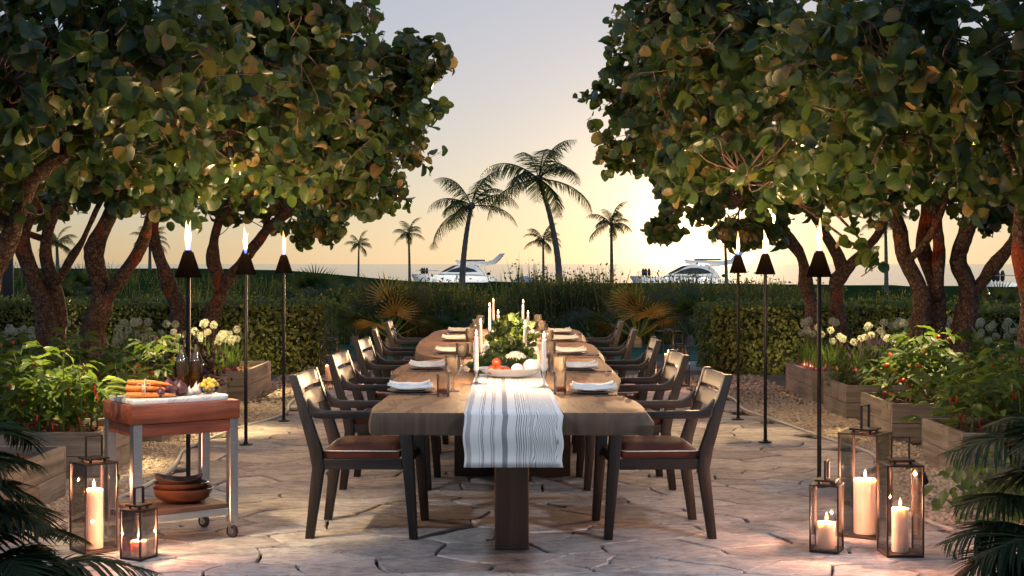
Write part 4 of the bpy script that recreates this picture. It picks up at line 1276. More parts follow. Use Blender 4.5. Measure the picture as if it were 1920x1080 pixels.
CXL = [-1.02, -1.035, -1.06, -1.12, -1.15]
CXR = [1.005, .985, 1.01, .985, 1.0]
for i in range(5):
    for side in (0, 1):
        lab = ('dark oak armchair with brown cushion, %s on the cart side' if side == 0 else
               'dark oak armchair with brown cushion, %s on the lantern side') % ORD[i]
        loc = ((CXL[i], CY[i], 0) if side == 0 else (CXR[i], CY[i], 0))
        rz = rng.uniform(-.085, .085) + (0 if side == 0 else math.pi)
        if i == 0 and side == 0:
            CH.location = loc; CH['label'] = lab; CH.rotation_euler = (0, 0, rz)
        else: dup(CH, loc, rz, lab)

# ---------------------------------------------------------------- place settings
def plate_proto():
    t = thing('plate', 'x', 'plate', (0, 0, 0), 0, 'stacked dinner plates')
    MB().lathe([(0.0001, 0), (.07, 0), (.102, .007), (.122, .012), (.123, .015), (.10, .011), (.0001, .010)], 36).build('charger', M['charger'], t, smooth=True, angle=60)
    MB().lathe([(0.0001, .0125), (.06, .0125), (.088, .018), (.104, .023), (.105, .0255), (.085, .021), (.0001, .017)], 36).build('dinner_plate', M['china'], t, smooth=True, angle=60)
    return t
def napkin_mesh():
    mb = MB(); n = 14
    for lay in range(3):
        vs_ = []
        w = .040 - .003 * lay; hl = .112 - .006 * lay
        for i in range(n + 1):
            u = -1 + 2 * i / n
            z = .008 + .0075 * lay + .014 * u * u + .003 * math.sin(u * 5 + lay)
            for (yy, zz) in ((-w, 0), (w, 0), (w, .0085), (0, .0125), (-w, .0085)):
                vs_.append((u * hl + .004 * math.sin(lay * 2.1), yy * (1 - .16 * (1 - u * u)) + .003 * lay, z + zz))
        fs_ = [(i * 5 + k, (i + 1) * 5 + k, (i + 1) * 5 + (k + 1) % 5, i * 5 + (k + 1) % 5) for i in range(n) for k in range(5)] + [(0, 1, 2, 3, 4), tuple(n * 5 + k for k in (4, 3, 2, 1, 0))]
        mb.add(vs_, fs_)
    return mb.mesh('napkin', M['linen'], smooth=True, angle=50)
def knife_mesh():
    return MB().box(-.11, .0, -.007, .007, .0005, .006).hexa([(0, -.010, .001), (.105, -.004, .001), (.105, .004, .001), (0, .010, .001)], [(0, -.010, .003), (.105, -.004, .003), (.105, .004, .003), (0, .010, .003)]).mesh('table_knife', M['cutlery'], bevel=.001)
def spoon_mesh():
    return MB().tube([(-.10, 0, .003), (0, 0, .005), (.05, 0, .004)], [.005, .003, .004], 6).ball((.075, 0, .006), .017, 10, 6, .005).mesh('spoon', M['cutlery'], smooth=True)
def tumbler_proto():
    t = thing('tumbler', 'x', 'glass', (0, 0, 0), 0, 'pressed glass tumblers')
    cut = lambda a, z: 1 + (.035 * abs(math.sin(a * 6 + z * 60)) if .03 < z < .085 else 0)
    MB().lathe([(.0001, .0), (.030, 0), (.031, .006), (.031, .03), (.0315, .055), (.032, .085), (.033, .108), (.0315, .108), (.0295, .03), (.028, .014), (.0001, .012)], 36, fn=cut).build('glass_body', M['pressed'], t, smooth=True)
    MB().lathe([(.0001, .0125), (.027, .0135), (.0282, .030), (.0284, .036), (.0001, .036)], 24).build('drink', M['drink'], t, smooth=True)
    return t
def goblet_proto():
    t = thing('goblet', 'x', 'glass', (0, 0, 0), 0, 'pressed glass goblets')
    cut = lambda a, z: 1 + (.04 * abs(math.sin(a * 7 + z * 50)) if .085 < z < .145 else 0)
    MB().lathe([(.0001, .074), (.010, .076), (.028, .092), (.036, .112), (.038, .135), (.037, .170), (.0355, .170), (.0355, .135), (.033, .112), (.026, .096), (.0001, .082)], 36, fn=cut).build('bowl', M['pressed'], t, smooth=True)
    MB().lathe([(.034, 0), (.034, .002), (.012, .007), (.006, .016), (.005, .03), (.009, .040), (.005, .048), (.006, .066), (.010, .075)], 18).build('stem', M['clear'], t, smooth=True)
    return t
PLT, NAP, KNF, SPN, TUM, GOB = plate_proto(), napkin_mesh(), knife_mesh(), spoon_mesh(), tumbler_proto(), goblet_proto()
PLX = [(772, 735.5), (803, 693), (846, 663.5), (855, 640), (862, 624.6)]
PRX = [(1111, 737.5), (1085, 694), (1071, 664.5), (1058, 640), (1050, 626)]
def put_first(proto, loc, rz, lab):
    if not proto.get('used'):
        proto['used'] = 1; proto.location = loc; proto.rotation_euler = (0, 0, rz); proto['label'] = lab; return proto
    return dup(proto, loc, rz, lab)
def first_kid(name, me, loc, rz, lab, cat, grp):
    o = link(name, me, None, loc, rz); return tag(o, lab, cat, grp)
zs = TZ + .0005
for side, lst in ((0, PLX), (1, PRX)):
    sd = 'cart-side' if side == 0 else 'lantern-side'
    for i, (px, py) in enumerate(lst):
        c = TP(px, py); sgn = -1 if side == 0 else 1
        seat = 'the %s seat, %s' % (sd, ORD[i])
        a = rng.uniform(-.06, .06)
        put_first(PLT, (c.x, c.y, zs), 0, 'white plate on a brown charger at ' + seat)
        first_kid('napkin', NAP, (c.x + rng.uniform(-.008, .008), c.y, zs + .012), a, 'folded white napkin on the plates at ' + seat, 'napkin', 'folded linen napkins')
        first_kid('table_knife', KNF, (c.x - .01, c.y - .150, zs), a, 'table knife beside the plate at ' + seat, 'knife', 'table knives')
        first_kid('spoon', SPN, (c.x + .10, c.y - .166, zs), a * .5, 'spoon beside the plate at ' + seat, 'spoon', 'table spoons')
TU = [[(831, 743.5), (845, 700.5), (878, 673), (880, 645), (888, 630)], [(1050, 739), (1038, 698), (1033, 671), (1027, 647), (1020, 631)]]
GO = [[(849, 734), (867, 698), (883, 660), (893, 637), (901, 626)], [(1047, 733), (1030, 694), (1028, 664), (1015, 640), (1008, 624.5)]]
for side in (0, 1):
    sd = 'cart-side' if side == 0 else 'lantern-side'
    for i in range(5):
        c = TP(*TU[side][i]); put_first(TUM, (c.x, c.y, zs), rng.uniform(0, 6), 'pressed glass tumbler with an amber drink at the %s seat, %s' % (sd, ORD[i]))
        c = TP(*GO[side][i]); put_first(GOB, (c.x, c.y, zs), rng.uniform(0, 6), 'stemmed pressed glass goblet at the %s seat, %s' % (sd, ORD[i]))

# ---------------------------------------------------------------- taper candles in glass holders
def taper(px, py, ztop, zb, lab):
    c = TP(px, py)
    rzt = zs + .0045
    h = thing('candle_holder', 'slim glass candlestick under ' + lab, 'candlestick', (c.x, c.y, rzt), 0, 'glass candlesticks on the runner')
    hb = zb - rzt
    MB().lathe([(.030, 0), (.030, .003), (.010, .010), (.005, .02), (.005, max(.025, hb - .03)), (.012, max(.03, hb - .022)), (.017, hb - .004), (.018, hb + .012), (.0145, hb + .012), (.0145, hb), (.0001, hb - .001)], 18).build('glass_stand', M['clear'], h, smooth=True, angle=50)
    t = thing('taper_candle', 'tall white ' + lab, 'candle', (c.x, c.y, rzt + hb), 0, 'burning taper candles on the table')
    L = ztop - zb
    MB().lathe([(.0125, 0), (.0118, L * .5), (.0100, L - .004), (.0085, L), (.0001, L - .002)], 16).build('wax', M['taper'], t, smooth=True, angle=50)
    MB().tube([(0, 0, L - .003), (.001, 0, L + .010)], .0012, 5).build('wick', M['wick'], t)
    fl = MB().lathe([(.0005, 0), (.0042, .006), (.0058, .013), (.0040, .024), (.0004, .036)], 10); fl.build('flame', M['flame_taper'], t, smooth=True, loc=(0, 0, L + .005))
    point((0, 0, L + .02), 5.0, (1, .64, .34), .006, t)
TAP = [(893, 722, 632, 698, 'taper candle by the platter on the cart side'), (901, 672, 608, 662, 'taper candle among the cart-side goblets'),
       (918, 641, 576, 620, 'taper candle left of the tall kale bunch'), (925, 620, 567, 601, 'taper candle standing farthest along the runner'),
       (934, 645, 590, 633, 'taper candle close beside the tall kale bunch'), (981, 624, 569, 606, 'taper candle at the far end on the lantern side'),
       (980.5, 634, 579, 618, 'taper candle just in front of the far lantern-side one'), (990, 652, 592, 641, 'taper candle right of the tall kale bunch'),
       (984.5, 673, 611, 664, 'taper candle behind the cauliflower'), (1020, 729, 636, 699, 'taper candle by the platter on the lantern side')]
for (px, py, yt, yb, lab) in TAP:
    d = TP(px, py).y
    taper(px, py, H - (yt - HY) * d / F, H - (yb - HY) * d / F, lab)

# ---------------------------------------------------------------- platter and greens
pc = TP(957, 710)
pl = thing('platter', 'shallow pale glazed platter of vegetables in the middle of the runner', 'platter', (pc.x, pc.y, zs + .005))
MB().lathe([(.0001, 0), (.07, 0), (.135, .020), (.182, .052), (.186, .056), (.180, .055), (.13, .028), (.0001, .010)], 40, squash=(1, .82)).build('glazed_dish', M['dish'], pl, smooth=True, angle=60)
def on_pl(px, dy, z): return ((px - 957) * (pc.y + dy) / F + pc.x, pc.y + dy, zs + .005 + z)
def round_veg(name, lab, cat, loc, r, mat, grp=None, rz=None, seed=0, stalk=None):
    o = thing(name, lab, cat, loc, 0, grp)
    MB().ball((0, 0, 0), r, 16, 10, rz or r, fn=lambda a, z: 1 + .03 * math.sin(a * 4 + seed)).build('flesh', mat, o, smooth=True, angle=180)
    if stalk:
        MB().tube([(0, 0, (rz or r) * .93), (.004, 0, (rz or r) * 1.25)], [.003, .002], 5).build('stalk', M['stem'], o)
    return o
for (px, dy, z, r, lab) in [(922, -.07, .048, .026, 'red tomato at the cart end of the platter'), (931, -.02, .085, .027, 'red tomato on top of the pile in the platter'), (936, -.08, .047, .027, 'red tomato between the pile and the white squash'),
                            (950, -.09, .044, .025, 'half-hidden red tomato at the front of the platter'), (978, .0, .06, .028, 'red tomato under the cauliflower')]:
    round_veg('tomato', lab, 'tomato', on_pl(px, dy, z), r, M['tomato'], 'tomatoes on the platter', stalk=True)
round_veg('squash', 'small round white squash at the front of the platter', 'squash', on_pl(970, -.085, .055), .034, M['eggwhite'], 'white squash on the platter', .031)
round_veg('squash', 'large round white squash at the lantern end of the platter', 'squash', on_pl(996, -.05, .066), .046, M['eggwhite'], 'white squash on the platter', .043)
round_veg('squash', 'flat pale squash against the far rim of the platter', 'squash', on_pl(1003, .03, .062), .038, M['eggwhite'], 'white squash on the platter', .030)
cf = thing('cauliflower', 'cauliflower half wrapped in green leaves on the platter', 'cauliflower', on_pl(967, .05, .095))
fl_ = MB()
for k in range(60):
    a, e = rng.uniform(0, 6.28), rng.uniform(-.2, 1.5)
    fl_.ball((.05 * math.cos(a) * math.cos(e), .05 * math.sin(a) * math.cos(e), .036 * math.sin(e)), rng.uniform(.012, .017), 7, 5)
fl_.build('curd', M['cauliflower'], cf, smooth=True, angle=180)
KL = leaf_tpl(1.0, .75, [(0, .15), (.2, .6), (.35, .8), (.5, 1.0), (.65, .85), (.8, .95), (.92, .6), (1, .2)], .30, -.35, .16)
KLM = tpl_mesh('leaf', KL, M['kale_leaf'])
for k in range(9):
    a = k * .7 + .2
    dv = Vector((math.cos(a), math.sin(a), .35))
    put('leaf', KLM, cf, Vector((math.cos(a) * .035, math.sin(a) * .035, -.045)), dv, Vector((-math.cos(a), -math.sin(a), .9)), .085)
def greens(lab, c, n, rad, hgt, ls):
    t = thing('kale_bunch', lab, 'kale', c, 0, 'kale laid along the runner')
    for k in range(int(n * 1.9)):
        u = Vector((rng.gauss(0, 1), rng.gauss(0, 1), abs(rng.gauss(0, .8)))).normalized() * rng.random() ** .5
        p = Vector((u.x * rad[0], u.y * rad[1], u.z * hgt))
        dv = Vector((u.x + rng.gauss(0, .4), u.y + rng.gauss(0, .4) - .1, u.z + rng.gauss(.35, .4)))
        nn = Vector((rng.gauss(0, .7), rng.gauss(-.3, .7), rng.gauss(.4, .5)))
        if nn.cross(dv).length < .1: nn = nn + Vector((.4, .3, 0))
        put('leaf', KLM, t, p, dv, nn, ls * .68 * rng.uniform(.6, 1.25))
    for k in range(6):
        MB().tube([(rng.uniform(-.3, .3) * rad[0], rng.uniform(-.3, .3) * rad[1], .006), (rng.uniform(-.8, .8) * rad[0], rng.uniform(-.5, .5) * rad[1], hgt * .7)], [.005, .003], 5).build('stalk', M['stem'], t)
    return t
g0 = TP(922, 698); greens('dark leafy kale spilling out behind the platter on the cart side', (g0.x, g0.y, zs + .008), 110, (.13, .20, 0), .075, .07)
g1 = TP(955, 680); greens('dark leafy kale bunch in the middle behind the cauliflower', (g1.x, g1.y, zs + .008), 120, (.13, .30, 0), .13, .085)
g2 = TP(960, 650); greens('tall bright green kale bunch standing between the far candles', (g2.x, g2.y, zs + .008), 130, (.15, .40, 0), .21, .10)
# ---------------------------------------------------------------- kitchen cart
CA = R(36)
cc = Vector((-1.741, 7.27, 0))
cart = thing('kitchen_cart', 'kitchen cart with a red butcher-block top on steel legs and casters', 'cart', cc, CA)
hx, hy = .285, .205
MB().box(-hx, hx, -hy, hy, .612, .706).build('butcher_block', M['butcher'], cart, bevel=.006, seg=2)
MB().box(-hx + .018, hx - .035, -hy + .014, hy - .014, .548, .611).build('apron', M['butcher'], cart, bevel=.003)
for sx in (-1, 1):
    for sy in (-1, 1):
        x, y = sx * (hx - .030), sy * (hy - .030)
        MB().box(x - .023, x + .023, y - .0235, y + .0235, .085, .6115).build('leg', M['steel'], cart, bevel=.002)
        cs = MB().tube([(x, y, .060), (x, y, .085)], .010, 8)
        cst = cs.box(x - .017, x - .013, y - .012, y + .012, .02, .062).box(x + .013, x + .017, y - .012, y + .012, .02, .062).box(x - .017, x + .017, y - .012, y + .012, .0605, .064).build('caster', M['steel'], cart)
        wh = MB(); pr = [(.016, -.010), (.031, -.010), (.034, -.006), (.034, .006), (.031, .010), (.016, .010)]
        wh.lathe(pr + [pr[0]], 22)
        whm = wh.mesh('tyre', M['caster'], smooth=True)
        wo_ = link('tyre', whm, cst, (x, y, .034)); wo_.rotation_euler = (0, R(90), R(25))
        hbm = MB().lathe([(.0001, -.0115), (.0165, -.0115), (.0165, .0115), (.0001, .0115)], 16).mesh('hub', M['steel'], smooth=True)
        ho = link('hub', hbm, cst, (x, y, .034)); ho.rotation_euler = (0, R(90), R(25))
for sy in (-1, 1):
    MB().box(-hx + .054, hx - .054, sy * (hy - .030) - .012, sy * (hy - .030) + .012, .122, .156).build('rail', M['steel'], cart, bevel=.002)
for sx in (-1, 1):
    MB().box(sx * (hx - .030) - .012, sx * (hx - .030) + .012, -hy + .054, hy - .054, .122, .156).build('rail', M['steel'], cart, bevel=.002)
nsl = 7
for k in range(nsl):
    y0 = -hy + .020 + (2 * hy - .04) * k / nsl
    MB().box(-hx + .055, hx - .055, y0 + .003, y0 + (2 * hy - .04) / nsl - .003, .157, .181).build('shelf_slat', M['shelfwood'], cart, bevel=.003)

cm = Matrix.Translation(cc) @ Matrix.Rotation(CA, 4, 'Z')
def CW(x, y, z): return cm @ Vector((x, y, z))
def rounded(x0, x1, y0, y1, r, n=5):
    out = []
    for (cx, cy, a0) in ((x1 - r, y0 + r, -90), (x1 - r, y1 - r, 0), (x0 + r, y1 - r, 90), (x0 + r, y0 + r, 180)):
        for k in range(n + 1):
            a = R(a0 + 90 * k / n); out.append((cx + r * math.cos(a), cy + r * math.sin(a)))
    return out
mbd = MB().prism(rounded(-.27, .238, -.178, .168, .02), .707, .732).build('marble_board', M['marble'], bevel=.003, seg=2)
mbd.location = cc; mbd.rotation_euler = (0, 0, CA)
tag(mbd, 'white marble serving board on the cart top', 'serving board')
BZ = .7325
# bunch of carrots tied with twine
cb = thing('carrot_bunch', 'bunch of orange carrots tied with a twine bow on the marble board', 'carrots', CW(-.178, -.05, BZ), R(10))
crs = [(-.05, 0.016), (-.012, .017), (.026, .015), (-.032, .046), (.006, .047), (.045, .014), (.030, .043), (-.012, .074), (.012, .073)]
for k, (y, z) in enumerate(crs):
    L = rng.uniform(.13, .175); r = rng.uniform(.0145, .0185); dy = rng.uniform(-.012, .012)
    pts_ = [(-.075 + rng.uniform(-.01, .01), y, z), (-.05, y, z), (L * .35, y + dy * .5, z * .97), (L * .8, y + dy, z * .85 + .001), (L, y + dy * 1.2, z * .8)]
    cr = MB().tube(catmull(pts_, 4), [r * q for q in np.interp(np.linspace(0, 1, 17), [0, .06, .4, .8, 1], [.55, 1, .92, .5, .08])], 10).build('carrot', M['carrot'], cb, smooth=True, angle=180)
    tops = MB()
    for j in range(7):
        a = Vector((-.073, y, z)); e = a + Vector((-rng.uniform(.05, .11), rng.uniform(-.03, .03), rng.uniform(-.008, .03)))
        tops.tube([a, a.lerp(e, .5) + Vector((0, 0, .004)), e], [.0035, .003, .0016], 5)
    tops.build('greens', M['carrot_top'], cr, smooth=True)
tw_ = MB(); lp = []
for k in range(25):
    a = 2 * math.pi * k / 24; lp.append((.018, .054 * math.cos(a) * 1.13, .046 + .047 * math.sin(a)))
tw_.tube(lp, .003, 6, caps=False)
for s in (-1, 1):
    tw_.tube(catmull([(.016, -.058, .062), (.016 + s * .020, -.064, .074), (.016 + s * .032, -.064, .066), (.016 + s * .018, -.064, .058), (.016, -.060, .061)], 5), .0026, 6)
    tw_.tube(catmull([(.016, -.060, .061), (.016 + s * .006, -.066, .045), (.016 + s * .010, -.064, .022)], 5), .0024, 6)
tw_.build('twine', M['twine'], cb, smooth=True)
# beetroots / figs
def beet(lab, x, y, r, tilt):
    o = thing('beetroot', lab, 'beetroot', CW(x, y, BZ + r * .92), 0, 'beetroots on the marble board')
    b = MB().lathe([(.0001, -r * .92), (r * .55, -r * .8), (r * .95, -r * .25), (r, .1 * r), (r * .8, r * .6), (r * .35, r * .95), (r * .16, r * 1.15), (.0001, r * 1.3)], 16, fn=lambda a, z: 1 + .05 * math.sin(a * 5 + x * 90)).build('root', M['beet'], o, smooth=True, angle=180)
    MB().tube([(0, 0, r * 1.1), (-r * .5, -.2 * r, r * 1.5), (-r * 1.5, -.3 * r, r * 1.2)], [.003, .002, .0008], 5).build('stalk', M['beet'], o)
beet('largest dark purple beetroot, in front on the marble board', -.055, -.095, .043, 0)
beet('dark purple beetroot touching the largest one on its bowl side', .012, -.085, .037, 0)
beet('small purple beetroot lying by the carrot tips', -.108, -.125, .024, 0)
beet('reddish beetroot behind the two dark ones', .03, .0, .036, 0)
ps_ = thing('leek_bundle', 'thin green stalks lying behind the beetroots on the marble board', 'stalks', CW(.02, .0, BZ))
for k in range(7):
    MB().tube([(-.11, -.02 + .008 * k, .010), (.06, -.05 + .012 * k, .012 + .003 * (k % 3))], [.0042, .003], 6).build('stalk', M['stem'], ps_, smooth=True)
def garlic(lab, x, y, r):
    o = thing('garlic_bulb', lab, 'garlic', CW(x, y, BZ + r * .75), 0, 'garlic bulbs on the marble board')
    MB().lathe([(.0001, -r * .75), (r * .7, -r * .65), (r, -.1 * r), (r * .85, r * .35), (r * .35, r * .75), (r * .17, r * 1.3), (.0001, r * 1.35)], 20, fn=lambda a, z: 1 + .07 * abs(math.sin(a * 4))).build('bulb', M['garlic'], o, smooth=True, angle=180)
    MB().tube([(0, 0, r * 1.2), (.004, 0, r * 1.7)], [r * .15, r * .1], 6).build('neck', M['garlic'], o)
garlic('small garlic bulb next to the beetroots', .060, -.085, .021)
garlic('larger garlic bulb leaning by the bowl of yellow tomatoes', .110, -.055, .027)
garlic('garlic bulb lying behind the larger one', .145, -.01, .022)
yb = thing('glass_bowl', 'small glass bowl heaped with yellow tomatoes on the marble board', 'bowl', CW(.172, -.075, BZ))
MB().lathe([(.0001, 0), (.025, 0), (.044, .016), (.052, .040), (.050, .040), (.042, .018), (.0001, .004)], 24).build('bowl_body', M['clear'], yb, smooth=True)
k = 0
for (x, y, z) in [(0, 0, .02), (.024, .004, .028), (-.022, .008, .028), (.004, .024, .03), (.0, -.024, .03), (.022, -.024, .042), (-.025, -.018, .043), (.034, .012, .046), (-.034, .006, .046), (.006, -.008, .052), (-.012, .018, .054), (.018, .016, .056), (.0, .0, .07), (-.018, -.004, .062), (.022, -.006, .064)]:
    q = CW(.172, -.075, BZ); o = MB().ball((0, 0, 0), .0155, 10, 7).build('yellow_tomato', M['yellow_tomato'], smooth=True, angle=180)
    o.location = q + Vector((x, y, z))
    tag(o, 'small yellow tomato heaped in the glass bowl on the cart', 'tomato', 'yellow tomatoes in the glass bowl')
def bottle(lab, x, y):
    o = thing('oil_bottle', lab, 'bottle', CW(x, y, .7065), R(36), 'oil bottles on the cart')
    sq = lambda a, z: 1 + (.16 * (abs(math.sin(2 * a)) ** 2) if z < .185 else 0)
    MB().lathe([(.0001, .0), (.031, 0), (.033, .008), (.033, .175), (.031, .19), (.014, .232), (.0125, .245), (.0125, .275), (.015, .277), (.015, .283), (.011, .283)], 28, fn=sq).build('glass_body', M['clear'], o, smooth=True, angle=50)
    MB().lathe([(.0001, .004), (.030, .005), (.0305, .012), (.0305, .168), (.0290, .182), (.0001, .183)], 28, fn=sq).build('oil', M['oil'], o, smooth=True, angle=50)
    MB().lathe([(.009, .27), (.010, .283), (.013, .285), (.013, .298), (.007, .302), (.0035, .31), (.003, .335), (.0001, .336)], 12).build('pourer', M['black'], o, smooth=True, angle=40)
bottle('square glass oil bottle with a black pourer, nearer the carrots', .130, .174)
bottle('square glass oil bottle with a black pourer, nearer the yellow tomatoes', .212, .180)
# nested wooden bowls on the shelf
wb = CW(.055, -.02, .182)
def wbowl(name, lab, r, h, z, mat, dx=0, wav=0):
    o = thing(name, lab, 'bowl', (wb.x + dx, wb.y - .01, z), 0, 'nested bowls on the cart shelf')
    MB().lathe([(.0001, 0), (r * .55, 0), (r * .85, h * .35), (r, h), (r * .97, h * 1.01), (r * .8, h * .4), (.0001, h * .15)], 36, squash=(1, .8), fn=None).build('bowl_body', mat, o, smooth=True, angle=50)
    return o
wbowl('serving_bowl', 'largest copper-brown bowl at the bottom of the nest on the cart shelf', .156, .075, .182, M['copper'])
wbowl('serving_bowl', 'brown bowl nested inside the copper one on the cart shelf', .142, .062, .224, M['copper'], -.01)
o = thing('serving_bowl', 'dark rough-edged wooden bowl on top of the nest on the cart shelf', 'bowl', (wb.x - .02, wb.y - .01, .250), 0, 'nested bowls on the cart shelf')
mb = MB(); prof = [(.0001, 0), (.06, 0), (.10, .02), (.125, .058), (.118, .058), (.09, .02), (.0001, .012)]
mb.lathe(prof, 40, squash=(1, .72))
mb.v = [(x, y, z + (.022 * math.sin(2.2 * math.atan2(y, x) + 1.1) * (math.hypot(x, y) / .125) ** 3 if z > .03 else z * 0)) for (x, y, z) in mb.v]
mb.build('bowl_body', M['dark_bowl'], o, smooth=True, angle=50)

# ---------------------------------------------------------------- lanterns with pillar candles
def lantern(lab, clab, c, ang, side, htop, cd, ctop, handle='arch', power=5.0, grp='floor lanterns', lit=True, cap=.42):
    h = side / 2
    rt = thing('lantern', lab, 'lantern', (c[0], c[1], .002), ang, grp)
    t = .0042 if side < .2 else .0052
    MB().box(-h, h, -h, h, 0, .012).build('base', M['bronze'], rt, bevel=.002)
    for sx in (-1, 1):
        for sy in (-1, 1):
            MB().box(sx * (h - t) - t, sx * (h - t) + t, sy * (h - t) - t, sy * (h - t) + t, .0125, htop - .0085).build('post', M['bronze'], rt, bevel=.001)
    roof = MB()
    q = h * cap * .98
    for (x0, x1, y0, y1) in ((-h, h, -h, -q), (-h, h, q, h), (-h, -q, -q, q), (q, h, -q, q)):
        roof.box(x0, x1, y0, y1, htop - .008, htop)
    roof.build('roof', M['bronze'], rt)
    for sx in (-1, 1):
        for sy in (-1, 1):
            MB().box(sx * q - .006, sx * q + .006, sy * q - .006, sy * q + .006, htop + .0005, htop + .0125).build('spacer', M['bronze'], rt)
    MB().box(-q - .02, q + .02, -q - .02, q + .02, htop + .013, htop + .022).build('cap', M['bronze'], rt, bevel=.001)
    hh = .055 * (htop / .43) + .045
    hd = MB(); w_ = h * .48; ht = htop + .0215
    for s in (-1, 1): hd.box(s * w_ - .003, s * w_ + .003, -.006, .006, ht, ht + hh)
    hd.box(-w_ - .003, w_ + .003, -.006, .006, ht + hh, ht + hh + .005)
    ho_ = hd.build('handle', M['bronze'], rt)
    if handle == 'turn': ho_.rotation_euler = (0, 0, R(90))
    for (x0, x1, y0, y1) in ((-h + .012, h - .012, -h + .004, -h + .006), (-h + .012, h - .012, h - .006, h - .004), (-h + .004, -h + .006, -h + .012, h - .012), (h - .006, h - .004, -h + .012, h - .012)):
        MB().box(x0, x1, y0, y1, .013, htop - .009).build('pane', M['pane'], rt)
    cz = .0145; L = ctop - cz; r = cd / 2
    cn = thing('pillar_candle', clab, 'candle', (c[0], c[1], cz), 0, 'pillar candles in the floor lanterns')
    MB().lathe([(r * .985, 0), (r, .004), (r, L - .006), (r * .96, L), (r * .86, L - .002), (r * .3, L - .008), (.0001, L - .009)], 28).build('wax', M['wax'], cn, smooth=True, angle=60)
    MB().tube([(0, 0, L - .010), (.001, 0, L + .006), (.003, 0, L + .012)], .0016, 5).build('wick', M['wick'], cn)
    if lit:
        MB().lathe([(.0008, 0), (.0055, .008), (.0078, .017), (.0055, .029), (.0022, .041), (.0002, .048)], 12).build('flame', M['flame_candle'], cn, smooth=True, loc=(0, 0, L + .004))
        point((0, 0, L + .026), power * 2.6, (1, .46, .26), .005, cn)
    return rt
lantern('tall bronze lantern below the cart holding the tall candle', 'tall cream pillar candle in the lantern below the cart', (-2.043, 6.95), R(43), .172, .433, .088, .300, power=2.6)
lantern('small bronze lantern in front of the cart holding a short candle', 'short glowing pillar candle in the small lantern by the cart', (-1.775, 6.765), R(64), .125, .236, .073, .085, power=1.8)
lantern('tall bronze lantern nearest the palm on the right with a mid-height candle', 'pillar candle in the lantern nearest the right-hand palm', (1.872, 6.86), R(1), .18, .438, .080, .223, power=2.6)
lantern('largest bronze lantern standing behind the other two on the right', 'thick tall pillar candle in the largest lantern', (1.82, 7.33), R(-35), .212, .532, .118, .292, 'turn', power=3.2)
lantern('shortest bronze lantern of the three on the right, beside the torch foot', 'short pillar candle in the shortest right-hand lantern', (1.535, 6.94), R(-23), .142, .328, .084, .140, 'turn', power=2.2)
far_l = [('large far lantern beyond the chairs on the lantern side', 'tall candle in the large far lantern beyond the chairs', (1253, 17.3), .27, .585, .10, .31, R(20)),
         ('mid-sized far lantern at the gravel edge right of the chairs', 'short candle in the mid-sized far lantern', (1274, 16.35), .20, .46, .085, .235, R(5)),
         ('small far lantern glimpsed between the lantern-side chairs', 'small candle seen between the lantern-side chairs', (1214, 16.4), .15, .29, .07, .14, R(30)),
         ('far lantern standing by the end of the cart-side hedge', 'candle in the far lantern by the cart-side hedge', (617, 16.9), .22, .50, .09, .20, R(10)),
         ('small far lantern between the first and second cart-side chairs', 'small candle in the far lantern between the cart-side chairs', (661, 16.7), .15, .27, .06, .10, R(40))]
for lab, clab, (px, d), side, ht, cd, ct, an in far_l:
    lantern(lab, clab, ((px - 960) * d / F, d), an, side, ht, cd, ct, power=1.6)

# ---------------------------------------------------------------- gas torches
def torch_proto():
    t = thing('garden_torch', 'x', 'torch', (0, 0, 0), 0, 'flaming garden torches')
    MB().lathe([(.052, 0), (.052, .006), (.022, .010), (.016, .022), (.012, .026)], 20).build('foot', M['black'], t, smooth=True, angle=40)
    MB().tube([(0, 0, .02), (0, 0, 1.33)], .0135, 12).build('pole', M['black'], t, smooth=True)
    MB().lathe([(.078, 1.315), (.080, 1.317), (.030, 1.470), (.026, 1.470), (.074, 1.322), (.0745, 1.316)], 28).build('shade', M['torchcone'], t, smooth=True, angle=40)
    MB().lathe([(.024, 1.468), (.024, 1.480), (.0001, 1.478)], 16).build('burner', M['black'], t, smooth=True, angle=40)
    return t
def torch_flame(seed):
    rg = random.Random(seed); fl = MB()
    for k in range(6):
        a = rg.uniform(0, 6.28); q0 = rg.uniform(.003, .013); h_ = (.20, .16, .13, .17, .11, .09)[k] * rg.uniform(.85, 1.1); r_ = (.016, .012, .011, .011, .010, .009)[k]
        dx, dy = q0 * math.cos(a), q0 * math.sin(a); ln = rg.uniform(-.022, .026)
        pts_ = [(dx, dy, 0), (dx * 1.2, dy, h_ * .2), (dx + ln * rg.uniform(-.3, .6), dy, h_ * .45), (dx + ln * rg.uniform(-.2, .5), dy, h_ * .72), (dx + ln, dy, h_)]
        fl.tube(catmull(pts_, 3), [r_ * q * rg.uniform(.85, 1.15) for q in np.interp(np.linspace(0, 1, 13), [0, .25, .5, .8, 1], [.5, .62, 1, .55, .03])], 8)
    return fl.mesh('flame', M['flame_torch'], smooth=True, angle=180)
TR = torch_proto()
TRS = [TR] + [dup(TR, (0, 0, 0)) for k in range(5)]
TT = [(353, 8.60, 'black garden torch standing right behind the kitchen cart'), (461, 10.98, 'black garden torch between the cart and the hedge end, middle of the cart-side three'),
      (532, 12.65, 'smallest-looking garden torch on the cart side, by the pale edging'), (1384, 12.78, 'garden torch closest to the yacht on the lantern side'),
      (1435, 11.15, 'middle garden torch of the three on the lantern side'), (1536, 8.92, 'garden torch rising right behind the three large lanterns')]
